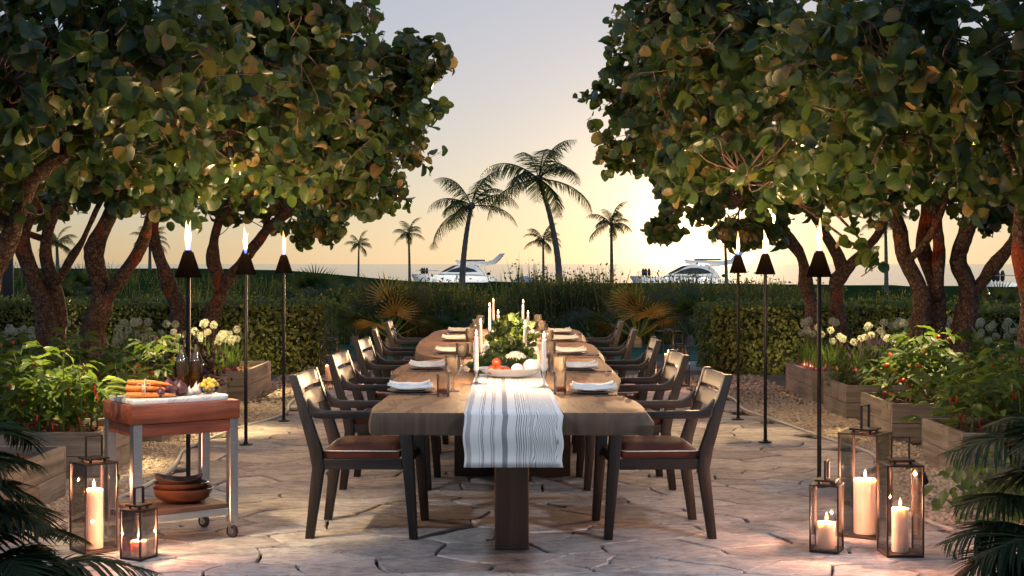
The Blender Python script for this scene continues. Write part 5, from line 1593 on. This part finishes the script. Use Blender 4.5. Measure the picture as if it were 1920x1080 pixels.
for i, (px, d, lab) in enumerate(TT):
    loc = ((px - 960) * d / F, d, .003)
    o = TRS[i]; o.location = loc; o['label'] = lab
    if 0: dup(TR, loc, rng.uniform(0, 6.28), lab)
    link('flame', torch_flame(60 + i), o, (0, 0, 1.479), rng.uniform(0, 6))
    point((0, 0, 1.655), 17, (1, .60, .28), .03, o)
# ---------------------------------------------------------------- planters of weathered planks
def planter(lab, x0, x1, y0, y1, z1=.285, soil=True):
    cx, cy = (x0 + x1) / 2, (y0 + y1) / 2
    t = thing('planter_box', lab, 'planter', (cx, cy, -.04), 0, 'weathered plank planters')
    a, b, h_ = (x1 - x0) / 2, (y1 - y0) / 2, z1 + .04
    rows = 2; th = .036
    for r_ in range(rows):
        za, zb = h_ * r_ / rows + .002, h_ * (r_ + 1) / rows - .002
        for (s) in (-1, 1):
            L = 2 * a; nseg = 1 if L < 1.1 else (2 if L < 2.4 else 3); off = .23 if r_ else 0
            cuts = [-a] + [-a + L * (k + off * (1 if nseg > 1 else 0)) / nseg for k in range(1, nseg)] + [a]
            for p, q in zip(cuts, cuts[1:]):
                MB().box(p + .0015, q - .0015, s * b - th / 2 + rng.uniform(-.003, .003), s * b + th / 2, za, zb).build('plank', M['planter'], t, bevel=.003)
            L = 2 * b - th - .004; c0 = -b + th / 2 + .002; off = .3 if r_ else .55
            cuts = [c0, c0 + L * off, c0 + L]
            for p, q in zip(cuts, cuts[1:]):
                xx = s * (a - th / 2)
                MB().box(xx - th / 2 + rng.uniform(-.003, .003), xx + th / 2, p + .0015, q - .0015, za, zb).build('plank', M['planter_y'], t, bevel=.003)
    sm = MB(); n_ = 14; vs_ = []
    ax_, bx_ = a - th - .004, b - th / 2 - .006
    for i in range(n_ + 1):
        for j in range(n_ + 1):
            u, v = -1 + 2 * i / n_, -1 + 2 * j / n_
            vs_.append((u * ax_, v * bx_, h_ - .05 + .022 * noise.noise((u * ax_ * 7 + cx, v * bx_ * 7 + cy, 2))))
    sm.add(vs_, [(i * (n_ + 1) + j, (i + 1) * (n_ + 1) + j, (i + 1) * (n_ + 1) + j + 1, i * (n_ + 1) + j + 1) for i in range(n_) for j in range(n_)])
    sm.build('soil', M['soil'], t, smooth=True, angle=180)
    k = int(900 * a * b)
    cr = np.stack([nr.uniform(-ax_, ax_, k), nr.uniform(-bx_, bx_, k), nr.uniform(h_ - .055, h_ - .03, k)], 1)
    V = ico_v[None] * nr.uniform(.005, .014, (k, 1, 1)) * nr.uniform(.6, 1.3, (k, 1, 3)) + cr[:, None, :]
    kind(link('soil_crumb', fast_mesh('soil_crumb', V.reshape(-1, 3), ico_f, k, len(ico_v), M['soil']), t), 'stuff')
    return t
PB = {}
for key, lab, q in [
    ('L1', 'far plank planter of onions and white globe flowers on the cart side', (-6.6, -2.78, 14.8, 16.4)),
    ('L2', 'small plank planter of purple basil half hidden behind the cart', (-3.75, -2.83, 13.1, 14.1)),
    ('L3', 'plank planter of tomato plants hidden behind the kitchen cart', (-5.0, -2.80, 11.4, 12.4)),
    ('L4', 'long plank planter of chilli plants behind the cart-side lanterns', (-5.2, -2.73, 9.45, 10.3)),
    ('L5', 'empty-looking near plank planter of bare soil beside the corner palm', (-4.4, -2.74, 7.65, 8.73)),
    ('R1', 'far plank planter of onions and white globe flowers on the lantern side', (3.12, 6.8, 14.8, 16.2)),
    ('R2', 'small plank planter of lavender and herbs on the lantern side', (3.07, 4.0, 13.1, 14.0)),
    ('R3', 'plank planter of tomato plants on the lantern side', (3.04, 5.1, 11.4, 12.4)),
    ('R4', 'near plank planter of chilli plants behind the right-hand palm', (2.97, 5.2, 9.4, 10.3))]:
    PB[key] = (planter(lab, *q), q)

# ---------------------------------------------------------------- vegetable plants
PLF = [tpl_mesh('leaf', leaf_tpl(1.0, .56, OVATE, .22, .28), M['pepper_leaf']), tpl_mesh('leaf', leaf_tpl(1.0, .5, OVATE, .12, .45), M['pepper_leaf'])]
TLF = [tpl_mesh('leaf', leaf_tpl(1.0, .46, [(0, .1), (.12, .7), (.22, .55), (.36, 1.0), (.48, .7), (.62, .8), (.75, .45), (.88, .4), (1, .03)], .15, .4, .02), M['tomato_leaf'])]
def chili_mesh():
    return MB().tube(catmull([(0, 0, 0), (0, .002, -.018), (.003, .004, -.045), (.008, .006, -.068)], 3), [.004, .0075, .0085, .0085, .008, .0075, .007, .0055, .004, .001], 7).mesh('chilli', M['pepper_red'], smooth=True, angle=180)
CHM = chili_mesh()
TOMM = MB().ball((0, 0, -.026), .027, 10, 8, .024).mesh('tomato', M['tomato'], smooth=True, angle=180)
def veg(lab, cat, name, h_, spread, nleaf, leafm, lsize, fruit, nfruit, grp, seed):
    rg = random.Random(seed)
    t = thing(name, lab, cat, (0, 0, 0), 0, grp)
    nodes = []
    stm = MB()
    stm.tube(catmull([(0, 0, 0), (rg.uniform(-.02, .02), rg.uniform(-.02, .02), h_ * .5), (rg.uniform(-.04, .04), rg.uniform(-.04, .04), h_)], 4), [.008, .0075, .007, .0065, .006, .0055, .005, .004, .003], 6)
    for k in range(7):
        a = k * 2.4 + rg.uniform(-.3, .3); z0 = h_ * (.18 + .68 * k / 7)
        e = Vector((math.cos(a) * spread * rg.uniform(.7, 1.1), math.sin(a) * spread * rg.uniform(.7, 1.1), z0 + h_ * rg.uniform(.12, .30)))
        m_ = Vector((e.x * .5, e.y * .5, z0 + (e.z - z0) * .35))
        c = catmull([(0, 0, z0), m_, e], 4)
        stm.tube(c, [.005 - .0004 * i for i in range(len(c))], 5)
        nodes += c[3:]
    nodes += [Vector((0, 0, h_ * q)) for q in (.5, .7, .85, 1.0)]
    stm.build('stem', M['stem'], t, smooth=True)
    for k in range(nleaf):
        p = rg.choice(nodes)
        a = rg.uniform(0, 6.28)
        o = Vector((math.cos(a), math.sin(a), rg.uniform(-.35, .45)))
        if p.xy.length > .03: o += Vector((p.x, p.y, 0)).normalized() * .7
        nn = Vector((rg.gauss(0, .35), rg.gauss(-.15, .35), 1))
        q = p + o.normalized() * rg.uniform(.01, .04)
        put('leaf', rg.choice(leafm), t, q, o, nn, lsize * rg.uniform(.65, 1.2))
    for k in range(nfruit):
        p = rg.choice(nodes[:-4]); ob = link(fruit.name.split('.')[0], fruit, t, p + Vector((rg.uniform(-.03, .03), rg.uniform(-.05, .02), -.01)), rg.uniform(0, 6.28))
        s = rg.uniform(.6, 1.0); ob.scale = (s, s, s)
    return t
def spots(q, nx_, ny_, mx=.16):
    x0, x1, y0, y1 = q
    return [(x0 + mx + (x1 - x0 - 2 * mx) * (i + .5 * (j % 2)) / max(1, nx_ - .5) + rng.uniform(-.05, .05), y0 + .2 + (y1 - y0 - .4) * j / max(1, ny_ - 1) + rng.uniform(-.05, .05)) for j in range(ny_) for i in range(nx_)]
pp = [veg('x', 'chilli plant', 'chilli_plant', h_, sp, 54, PLF, .115, CHM, 5, 'chilli plants in the planters', s) for h_, sp, s in ((.42, .19, 1), (.55, .2, 2), (.34, .17, 3))]
tp_ = [veg('x', 'tomato plant', 'tomato_plant', h_, sp, 58, TLF, .135, TOMM, 7, 'tomato plants in the planters', s) for h_, sp, s in ((.50, .22, 4), (.60, .24, 5))]
usedp = set()
def plant_at(proto, x, y, lab, sc=1.0):
    loc = (x, y, .21)
    if proto.name not in usedp:
        usedp.add(proto.name); proto.location = loc; proto['label'] = lab; proto.scale = (sc,) * 3; proto.rotation_euler = (0, 0, rng.uniform(0, 6.28)); return
    dup(proto, loc, rng.uniform(0, 6.28), lab, sc)
NTH = ['nearest the paving', 'second from the paving', 'third from the paving', 'fourth from the paving', 'fifth from the paving', 'sixth from the paving', 'seventh from the paving', 'eighth from the paving', 'ninth from the paving']
def row_labels(pl_, q):
    rows = {}
    for x, y in pl_:
        k = min(2, int(3 * (y - q[2]) / (q[3] - q[2]))); rows.setdefault(k, []).append((abs(x), x, y))
    return [(x, y, '%s row %s' % (('front', 'middle', 'back')[k], NTH[i])) for k in sorted(rows) for i, (_, x, y) in enumerate(sorted(rows[k]))]
for key, sd in (('L4', 'cart-side'), ('R4', 'lantern-side')):
    sp_all = [s for s in spots(PB[key][1], 8, 3) if abs(s[0]) < .375 * s[1] + .25]
    if key == 'L4': sp_all += [(-2.95, 9.72), (-3.2, 9.62)]
    for i, (x, y, ln) in enumerate(row_labels(sp_all, PB[key][1])):
        plant_at(pp[i % 3], x, y, 'bushy chilli plant with red pods, %s, %s chilli planter' % (ln, sd), rng.uniform(.9, 1.12))
for key, sd in (('L3', 'cart-side'), ('R3', 'lantern-side')):
    for i, (x, y, ln) in enumerate(row_labels([s for s in spots(PB[key][1], 6, 3) if abs(s[0]) < .375 * s[1] + .25], PB[key][1])):
        plant_at(tp_[i % 2], x, y, 'leafy tomato plant with red fruit, %s, %s planter' % (ln, sd), rng.uniform(.85, 1.1))
# tall chilli plants at the back, behind the boxes by the tree feet
TALL = [(-3.3, 10.6), (-3.75, 10.7), (3.55, 10.55), (3.95, 10.5), (-4.0, 11.0), (-2.95, 10.75), (-3.55, 11.05), (3.3, 10.8), (-4.25, 10.55), (3.75, 11.0)]
for i, (x, y) in enumerate(TALL):
    o = dup(pp[1], (x, y, -.04), rng.uniform(0, 6), 'tall chilli plant in the gravel behind the %s chilli planter, %s' % ('cart-side' if x < 0 else 'lantern-side', NTH[sorted([abs(t[0]) for t in TALL if (t[0] < 0) == (x < 0)]).index(abs(x))]), 1.25)
# herbs
def tuft(name, lab, cat, loc, n, r, h_, mat, ls, grp, tplw=.5):
    t = thing(name, lab, cat, loc, 0, grp)
    p = np.stack([nr.normal(0, r, n), nr.normal(0, r, n), np.abs(nr.normal(h_ * .5, h_ * .3, n))], 1)
    kind(link('foliage', inst_mesh('foliage', leaf_tpl(1.0, tplw, OVATE, .2, .15), p, nr.normal(0, 1, (n, 3)) + [0, 0, .8], nr.normal(0, .7, (n, 3)) + [0, -.2, 1], nr.uniform(ls * .7, ls * 1.3, n), mat), t), 'stuff')
    st = MB()
    for k in range(10): st.tube([(0, 0, 0), (rng.gauss(0, r), rng.gauss(0, r), h_ * .7)], [.004, .002], 4)
    st.build('stem', M['stem'], t)
    return t
tuft('basil', 'dark purple basil bush in the small cart-side planter', 'basil', (-2.98, 13.45, .21), 650, .13, .42, M['purple_leaf'], .055, 'herbs in the small planters')
tuft('basil', 'second purple basil bush farther into the small cart-side planter', 'basil', (-3.35, 13.6, .21), 520, .13, .36, M['purple_leaf'], .055, 'herbs in the small planters')
tuft('herb_bush', 'fine bright green herb at the far corner of the lavender planter', 'herb', (3.2, 13.75, .21), 900, .085, .30, M['herb_leaf'], .035, 'herbs in the small planters', .4)
tuft('herb_bush', 'yellow-green leafy herb right of the lavender', 'herb', (3.78, 13.6, .21), 700, .11, .42, M['herb_leaf'], .06, 'herbs in the small planters')
lv = thing('lavender', 'lavender bush with pinkish purple spikes in the small lantern-side planter', 'lavender', (3.42, 13.5, .21), 0)
st, hd = MB(), MB()
for k in range(150):
    a, r_ = rng.uniform(0, 6.28), abs(rng.gauss(0, .16)); b_ = Vector((rng.gauss(0, .04), rng.gauss(0, .04), 0))
    e = Vector((math.cos(a) * r_, math.sin(a) * r_, rng.uniform(.32, .50) - r_ * .25))
    st.tube([b_, b_.lerp(e, .5) + Vector((0, 0, .03)), e], [.003, .0025, .0016], 4, caps=False)
    if rng.random() < .6: hd.tube([e, e + (e - b_).normalized() * .05], [.007, .003], 5)
st.build('stem', M['herb_leaf'], lv); kind(hd.build('bloom', M['lavender'], lv), 'stuff')

# red onions sitting in the soil
def onion_proto():
    t = thing('red_onion', 'x', 'onion', (0, 0, 0), 0, 'red onions in the far planters')
    MB().lathe([(.0001, -.03), (.03, -.02), (.047, .008), (.044, .028), (.026, .046), (.010, .062), (.006, .085), (.0001, .09)], 14).build('bulb', M['onion'], t, smooth=True, angle=180)
    MB().tube([(0, 0, .075), (.004, 0, .13), (.012, .004, .17)], [.006, .004, .002], 5).build('shoot', M['stem'], t, smooth=True)
    return t
ON = onion_proto(); first = True
for sgn, nm in ((-1, 'cart'), (1, 'lantern')):
    for k in range(16):
        x = (2.92 if sgn < 0 else 3.2) + .125 * (k % 8) + rng.uniform(-.03, .03); y = 14.93 + .13 * (k // 8) + rng.uniform(-.03, .03) + (0.06 * (k % 8) if sgn > 0 and k > 7 else 0)
        lab = 'red onion in the front rows of the far planter on the %s side' % nm
        sc = rng.uniform(.85, 1.25)
        if first: ON.location = (sgn * x, y, .245); ON['label'] = lab; ON.scale = (sc,) * 3; first = False
        else: dup(ON, (sgn * x, y, .245), rng.uniform(0, 6), lab, sc)
    if sgn > 0:
        for k in range(8):
            dup(ON, (3.22 + rng.uniform(-.03, .03), 15.15 + k * .12, .245), rng.uniform(0, 6), 'red onion in the front rows of the far planter on the lantern side', rng.uniform(.85, 1.2))

# white globe alliums
FLV = leaf_tpl(1.0, .42, OVATE, .1, .1)
def allium_proto(h_, seed):
    rg = np.random.default_rng(seed)
    t = thing('allium', 'x', 'flower', (0, 0, 0), 0, 'white globe alliums')
    MB().tube([(0, 0, 0), (.006, 0, h_ * .5), (0, 0, h_)], [.007, .0055, .0045], 6).build('stem', M['stem'], t, smooth=True)
    n = 260
    u = rg.normal(0, 1, (n, 3)); u /= np.linalg.norm(u, axis=1, keepdims=True)
    me = inst_mesh('flower_head', FLV, u * rg.uniform(.028, .040, (n, 1)) + [0, 0, h_ + .02], rg.normal(0, .7, (n, 3)) + u * .9, u + rg.normal(0, .3, (n, 3)), rg.uniform(.012, .019, n), M['floret'])
    link('flower_head', me, t)
    m = 11; a = rg.uniform(0, 6.28, m)
    dd = np.stack([np.cos(a) * .26, np.sin(a) * .26, np.ones(m)], 1)
    me = inst_mesh('blade', leaf_tpl(1.0, .05, BLADE, .3, .10), np.stack([np.cos(a) * .015, np.sin(a) * .015, np.zeros(m)], 1), dd, np.stack([-np.cos(a), -np.sin(a), np.full(m, .3)], 1), rg.uniform(.55, .95, m) * h_, M['blade'])
    link('blade', me, t)
    return t
AL = [allium_proto(.46, 1), allium_proto(.38, 2), allium_proto(.52, 3)]
usedp = set()
def allium(x, y, lab):
    pr = rng.choice(AL); sc = rng.uniform(.80, 1.05)
    if pr.name not in usedp:
        usedp.add(pr.name); pr.location = (x, y, .2); pr['label'] = lab; pr.scale = (sc,) * 3
    else: dup(pr, (x, y, .2), rng.uniform(0, 6.28), lab, sc)
for sgn, nm in ((-1, 'cart'), (1, 'lantern')):
    for k in range(88):
        x = rng.uniform(2.98 if sgn < 0 else 3.25, 5.9); y = rng.uniform(15.2, 16.1)
        if sgn > 0 and x < 3.4: y = rng.uniform(15.6, 16.1)
        allium(sgn * x, y, 'white globe allium in the far planter on the %s side' % nm)

# ---------------------------------------------------------------- garden spotlights hung in the crowns
def spot(pos, aim, power, k, ang=40):
    o = thing('garden_spotlight', 'small black spotlight hung in a crown ' + k, 'spotlight', pos, 0, 'spotlights hung in the trees')
    dv = (Vector(aim) - Vector(pos)).normalized()
    o.rotation_euler = dv.to_track_quat('-Z', 'Y').to_euler()
    MB().lathe([(.0001, .055), (.026, .055), (.030, .05), (.030, -.03), (.0285, -.03), (.0275, -.012), (.0001, -.012)], 16).build('housing', M['black'], o, smooth=True, angle=40)
    MB().tube([(0, 0, .054), (0, .01, .12), (0, .05, .20)], .004, 6).build('cable', M['black'], o, smooth=True)
    l = bpy.data.lights.new('spot_beam', 'SPOT')
    l.energy, l.color, l.spot_size, l.spot_blend, l.shadow_soft_size = power, (1, .73, .34), R(ang), .7, .02
    lo = bpy.data.objects.new('spot_beam', l); COL.objects.link(lo); lo.parent = o; lo.location = (0, 0, -.02)
names = ['over the cart-side chilli plants', 'over the cart-side tomato plants', 'over the cart-side globe flowers', 'over the lantern-side chilli plants', 'over the lantern-side tomato plants', 'over the lantern-side globe flowers',
         'above the kitchen cart', 'above the paving right of the table', 'above the paving left of the table', 'above the far gravel on the cart side', 'above the gravel beside the lavender planter']
PW = [230, 230, 360, 230, 230, 360, 130, 55, 55, 60, 60]
for (a, b), nm, pw in zip(LAMPS, names, PW): spot(a, b, pw, nm, 34 if 'plants' in nm else 40)

# small spike lamps on the ground that throw light up into crowns and palms
def uplight(pos, aim, power, lab, col=(1, .74, .42), ang=60):
    o = thing('spike_light', lab, 'spotlight', pos, 0, 'spike lamps on the ground')
    MB().tube([(0, 0, -.05), (0, 0, .05)], .008, 6).build('spike', M['black'], o)
    dv = (Vector(aim) - Vector(pos)).normalized()
    hd_ = MB().lathe([(.0001, .04), (.022, .04), (.027, .034), (.027, -.03), (.0255, -.03), (.0245, -.012), (.0001, -.012)], 14).build('housing', M['black'], o, smooth=True, angle=40)
    hd_.location = (0, 0, .075); hd_.rotation_euler = dv.to_track_quat('-Z', 'Y').to_euler()
    l = bpy.data.lights.new('spike_beam', 'SPOT')
    l.energy, l.color, l.spot_size, l.spot_blend, l.shadow_soft_size = power, col, R(ang), .7, .02
    lo = bpy.data.objects.new('spike_beam', l); COL.objects.link(lo); lo.parent = hd_; lo.location = (0, 0, -.02)
uplight((-2.5, 8.95, -.03), (-2.0, 12.6, 3.1), 150, 'black spike lamp in the gravel behind the kitchen cart')
uplight((2.6, 9.0, -.03), (2.1, 12.4, 3.1), 150, 'black spike lamp in the gravel beyond the three large lanterns')
uplight((-2.15, 22.9, -.02), (-2.1, 24.4, .9), 28, 'small amber spike lamp at the foot of the cart-side fan palm', (1, .50, .16), 80)
uplight((2.2, 22.9, -.02), (2.15, 24.4, .9), 26, 'small amber spike lamp at the foot of the lantern-side fan palm', (1, .50, .16), 80)
for px_, w_ in ((-5.6, 'farther'), (-3.2, 'nearer')):
    uplight((px_, 17.75, -.03), (px_ + .2, 18.8, .75), 10, 'spike lamp at the foot of the cart-side hedge, %s from the table' % w_, (1, .78, .40), 110)
for px_, w_ in ((5.4, 'farther'), (3.5, 'nearer')):
    uplight((px_, 17.75, -.03), (px_ - .2, 18.8, .75), 10, 'spike lamp at the foot of the lantern-side hedge, %s from the table' % w_, (1, .78, .40), 110)

# two unseen fill lamps on posts, added to brighten the near paving
for sx, nm in ((-1, 'cart side'), (1, 'lantern side')):
    lp_ = thing('fill_lamp_post', 'tall slim black lamp post at the near terrace edge on the %s' % nm, 'lamp post', (sx * 2.95, 4.6, -.03), 0, 'lamp posts at the near terrace edge')
    MB().lathe([(.07, 0), (.07, .02), (.03, .03), (.028, 3.3), (.0001, 3.31)], 14).build('post', M['black'], lp_, smooth=True, angle=40)
    MB().tube([(0, 0, 3.22), (-sx * .18, .12, 3.34), (-sx * .30, .20, 3.36)], .014, 8).build('arm', M['black'], lp_, smooth=True)
    dv = Vector((-sx * 2.7, 2.1, -3.3)).normalized()
    hd_ = MB().lathe([(.0001, .10), (.04, .09), (.16, .0), (.17, -.03), (.165, -.03), (.15, .0), (.035, .08), (.0001, .085)], 24).build('lamp_shade', M['black'], lp_, smooth=True, angle=50)
    hd_.location = (-sx * .32, .215, 3.28); hd_.rotation_euler = dv.to_track_quat('-Z', 'Y').to_euler()
    l = bpy.data.lights.new('fill_beam', 'SPOT')
    l.energy, l.color, l.spot_size, l.spot_blend, l.shadow_soft_size = 105, (.82, .89, 1), R(64), .8, .14
    lo = bpy.data.objects.new('fill_beam', l); COL.objects.link(lo); lo.parent = hd_; lo.location = (0, 0, -.04)
# ---------------------------------------------------------------- yachts
def hullshape(st, L):
    """st: list of (x, half beam at deck, z deck, z keel); makes a lofted hull"""
    mb = MB(); n = 9; vs_ = []
    for (x, b, zd, zk, rake) in st:
        for k in range(n):
            u = k / (n - 1)                      # 0 port deck .. keel .. starboard deck
            s = 1 - 2 * u; a = abs(s)
            z = zk + (zd - zk) * a ** 1.3
            y = math.copysign(b * (a ** .45), s) if a > 0 else 0
            vs_.append((x - rake * (z - zk), y, z))
    m_ = len(st)
    fs_ = [(i * n + k, (i + 1) * n + k, (i + 1) * n + k + 1, i * n + k + 1) for i in range(m_ - 1) for k in range(n - 1)]
    fs_ += [tuple(range(n)), tuple((m_ - 1) * n + k for k in range(n - 1, -1, -1))]
    fs_ += [(i * n, i * n + n - 1, (i + 1) * n + n - 1, (i + 1) * n) for i in range(m_ - 1)]
    mb.add(vs_, fs_)
    return mb
def side_slab(prof, hw, taper=0.0):
    n = len(prof)
    mb = MB()
    mb.add([(x, -hw * (1 - taper * max(0, z - prof[0][1])), z) for x, z in prof] + [(x, hw * (1 - taper * max(0, z - prof[0][1])), z) for x, z in prof],
           [tuple(range(n)), tuple(range(2 * n - 1, n - 1, -1))] + [(i, i + n, (i + 1) % n + n, (i + 1) % n) for i in range(n)])
    return mb
def yacht_proto():
    t = thing('yacht', 'x', 'yacht', (0, 0, 0), 0, 'white motor yachts at anchor')
    # bow at -x, length 17
    hullshape([(-8.5, .05, 2.35, 1.9, 0), (-7.6, .8, 2.32, .6, .45), (-6.3, 1.5, 2.28, -.2, .3), (-4, 2.1, 2.2, -.5, 0), (0, 2.35, 2.1, -.55, 0), (4, 2.3, 2.0, -.5, 0), (6.3, 2.2, 1.85, -.4, 0), (7.2, 2.1, 1.3, -.3, 0), (8.3, 2.0, .75, -.2, 0)], 17).build('hull', M['hull'], t, smooth=True, angle=50)
    side_slab([(-3.6, 2.12), (-2.2, 2.9), (-.6, 3.7), (.6, 4.15), (3.3, 4.1), (4.2, 3.3), (5.2, 2.05)], 1.75, .12).build('cabin', M['hull'], t, bevel=.08, seg=2)
    side_slab([(-3.0, 2.62), (-2.0, 3.2), (-.7, 3.85), (.3, 4.0), (-.9, 3.30), (-2.0, 2.75)], 1.70, .12).build('windscreen', M['yglass'], t)
    for s in (-1, 1):
        w_ = [(-1.9, 2.65), (-.8, 3.2), (.6, 3.55), (1.9, 3.55), (3.2, 3.15), (3.8, 2.75), (2.0, 2.62)]
        n = len(w_); mb = MB(); mb.add([(x, s * (1.75 - .2 * (z - 2.1)), z) for x, z in w_] + [(x, s * (1.80 - .2 * (z - 2.1)), z) for x, z in w_], [tuple(range(n)), tuple(range(2 * n - 1, n - 1, -1))] + [(i, i + n, (i + 1) % n + n, (i + 1) % n) for i in range(n)])
        mb.build('window', M['yglass'], t)
        for x in (-5.2, -2.6, 0, 2.6):
            MB().ball((0, 0, 0), .26, 12, 6, .12).build('porthole', M['yglass'], t, loc=(x, s * (2.12 if x > -4 else 1.66), 1.45), smooth=True)
        MB().tube([(-7.6, s * .7, 2.9), (-6, s * 1.4, 2.95), (-3.6, s * 1.95, 2.9)], .035, 5).build('rail', M['steel'], t)
    side_slab([(.0, 4.16), (-.3, 4.9), (.4, 4.75), (5.6, 4.6), (6.6, 4.9), (7.9, 6.05), (8.7, 6.1), (8.2, 5.3), (7.0, 4.2), (5.0, 3.85), (4.0, 3.7), (3.4, 4.16)], 1.6, .04).build('flybridge', M['hull'], t, bevel=.06, seg=2)
    MB().box(1.2, 5.2, -1.3, 1.3, 4.7, 4.95).build('flybridge_seat', M['copper'], t, bevel=.08)
    MB().box(7.3, 10.2, -1.8, 1.8, .30, .62).build('swim_platform', M['hull'], t, bevel=.05)
    for k, x in enumerate((-6.6, -6.2, -5.7)):
        MB().lathe([(.10, 2.28), (.22, 2.5), (.24, 3.1), (.12, 3.45), (.0001, 3.5)], 10, (x, 0, 0)).build('fender', M['dark_cloth'], t, smooth=True)
    MB().ball((5.7, .6, 2.35), .35, 10, 6, .28).build('deck_cover', M['dark_cloth'], t, smooth=True)
    return t
Y = yacht_proto()
def seaspot(px, d): return ((px - 960) * d / F, d, -2.75)
Y.location = seaspot(858, 262); Y['label'] = 'white motor yacht with raked flybridge behind the slanting coconut palm'
Y.rotation_euler = (0, 0, R(-4))
dup(Y, seaspot(1287, 218), R(-5), 'white motor yacht anchored under the low sun behind the torches')
dup(Y, seaspot(1985, 150), R(-8), 'white boat bow just entering the frame above the far end hedge')
# low covered boat between the yachts
t = thing('motorboat', 'low dark covered motorboat beside the yacht stern', 'boat', seaspot(985, 235), R(-4))
hullshape([(-6.2, .05, 1.3, .9, 0), (-4.5, .9, 1.25, -.1, .3), (-1, 1.5, 1.15, -.3, 0), (3.2, 1.5, 1.05, -.3, 0), (5.6, 1.4, 1.0, -.2, 0)], 12).build('hull', M['dark_cloth'], t, smooth=True, angle=50)
side_slab([(-2.6, 1.1), (-.6, 2.05), (.2, 2.2), (1.6, 1.7), (4.6, 1.1)], 1.1, .2).build('cabin', M['hull'], t, bevel=.06, seg=2)
side_slab([(-2.2, 1.35), (-.7, 2.05), (-.3, 2.1), (-1.2, 1.45)], 1.08, .2).build('windscreen', M['yglass'], t)

# courtesy lamps along the yacht sides
for yt in [o for o in SC.objects if o.name.startswith('yacht') and o.parent is None]:
    for x in (-6.0, -3.6, -1.2, 1.2, 3.6, 5.8):
        point((x, -5.2, .9), 60, (1, .93, .82), .15, yt, 'courtesy_lamp')
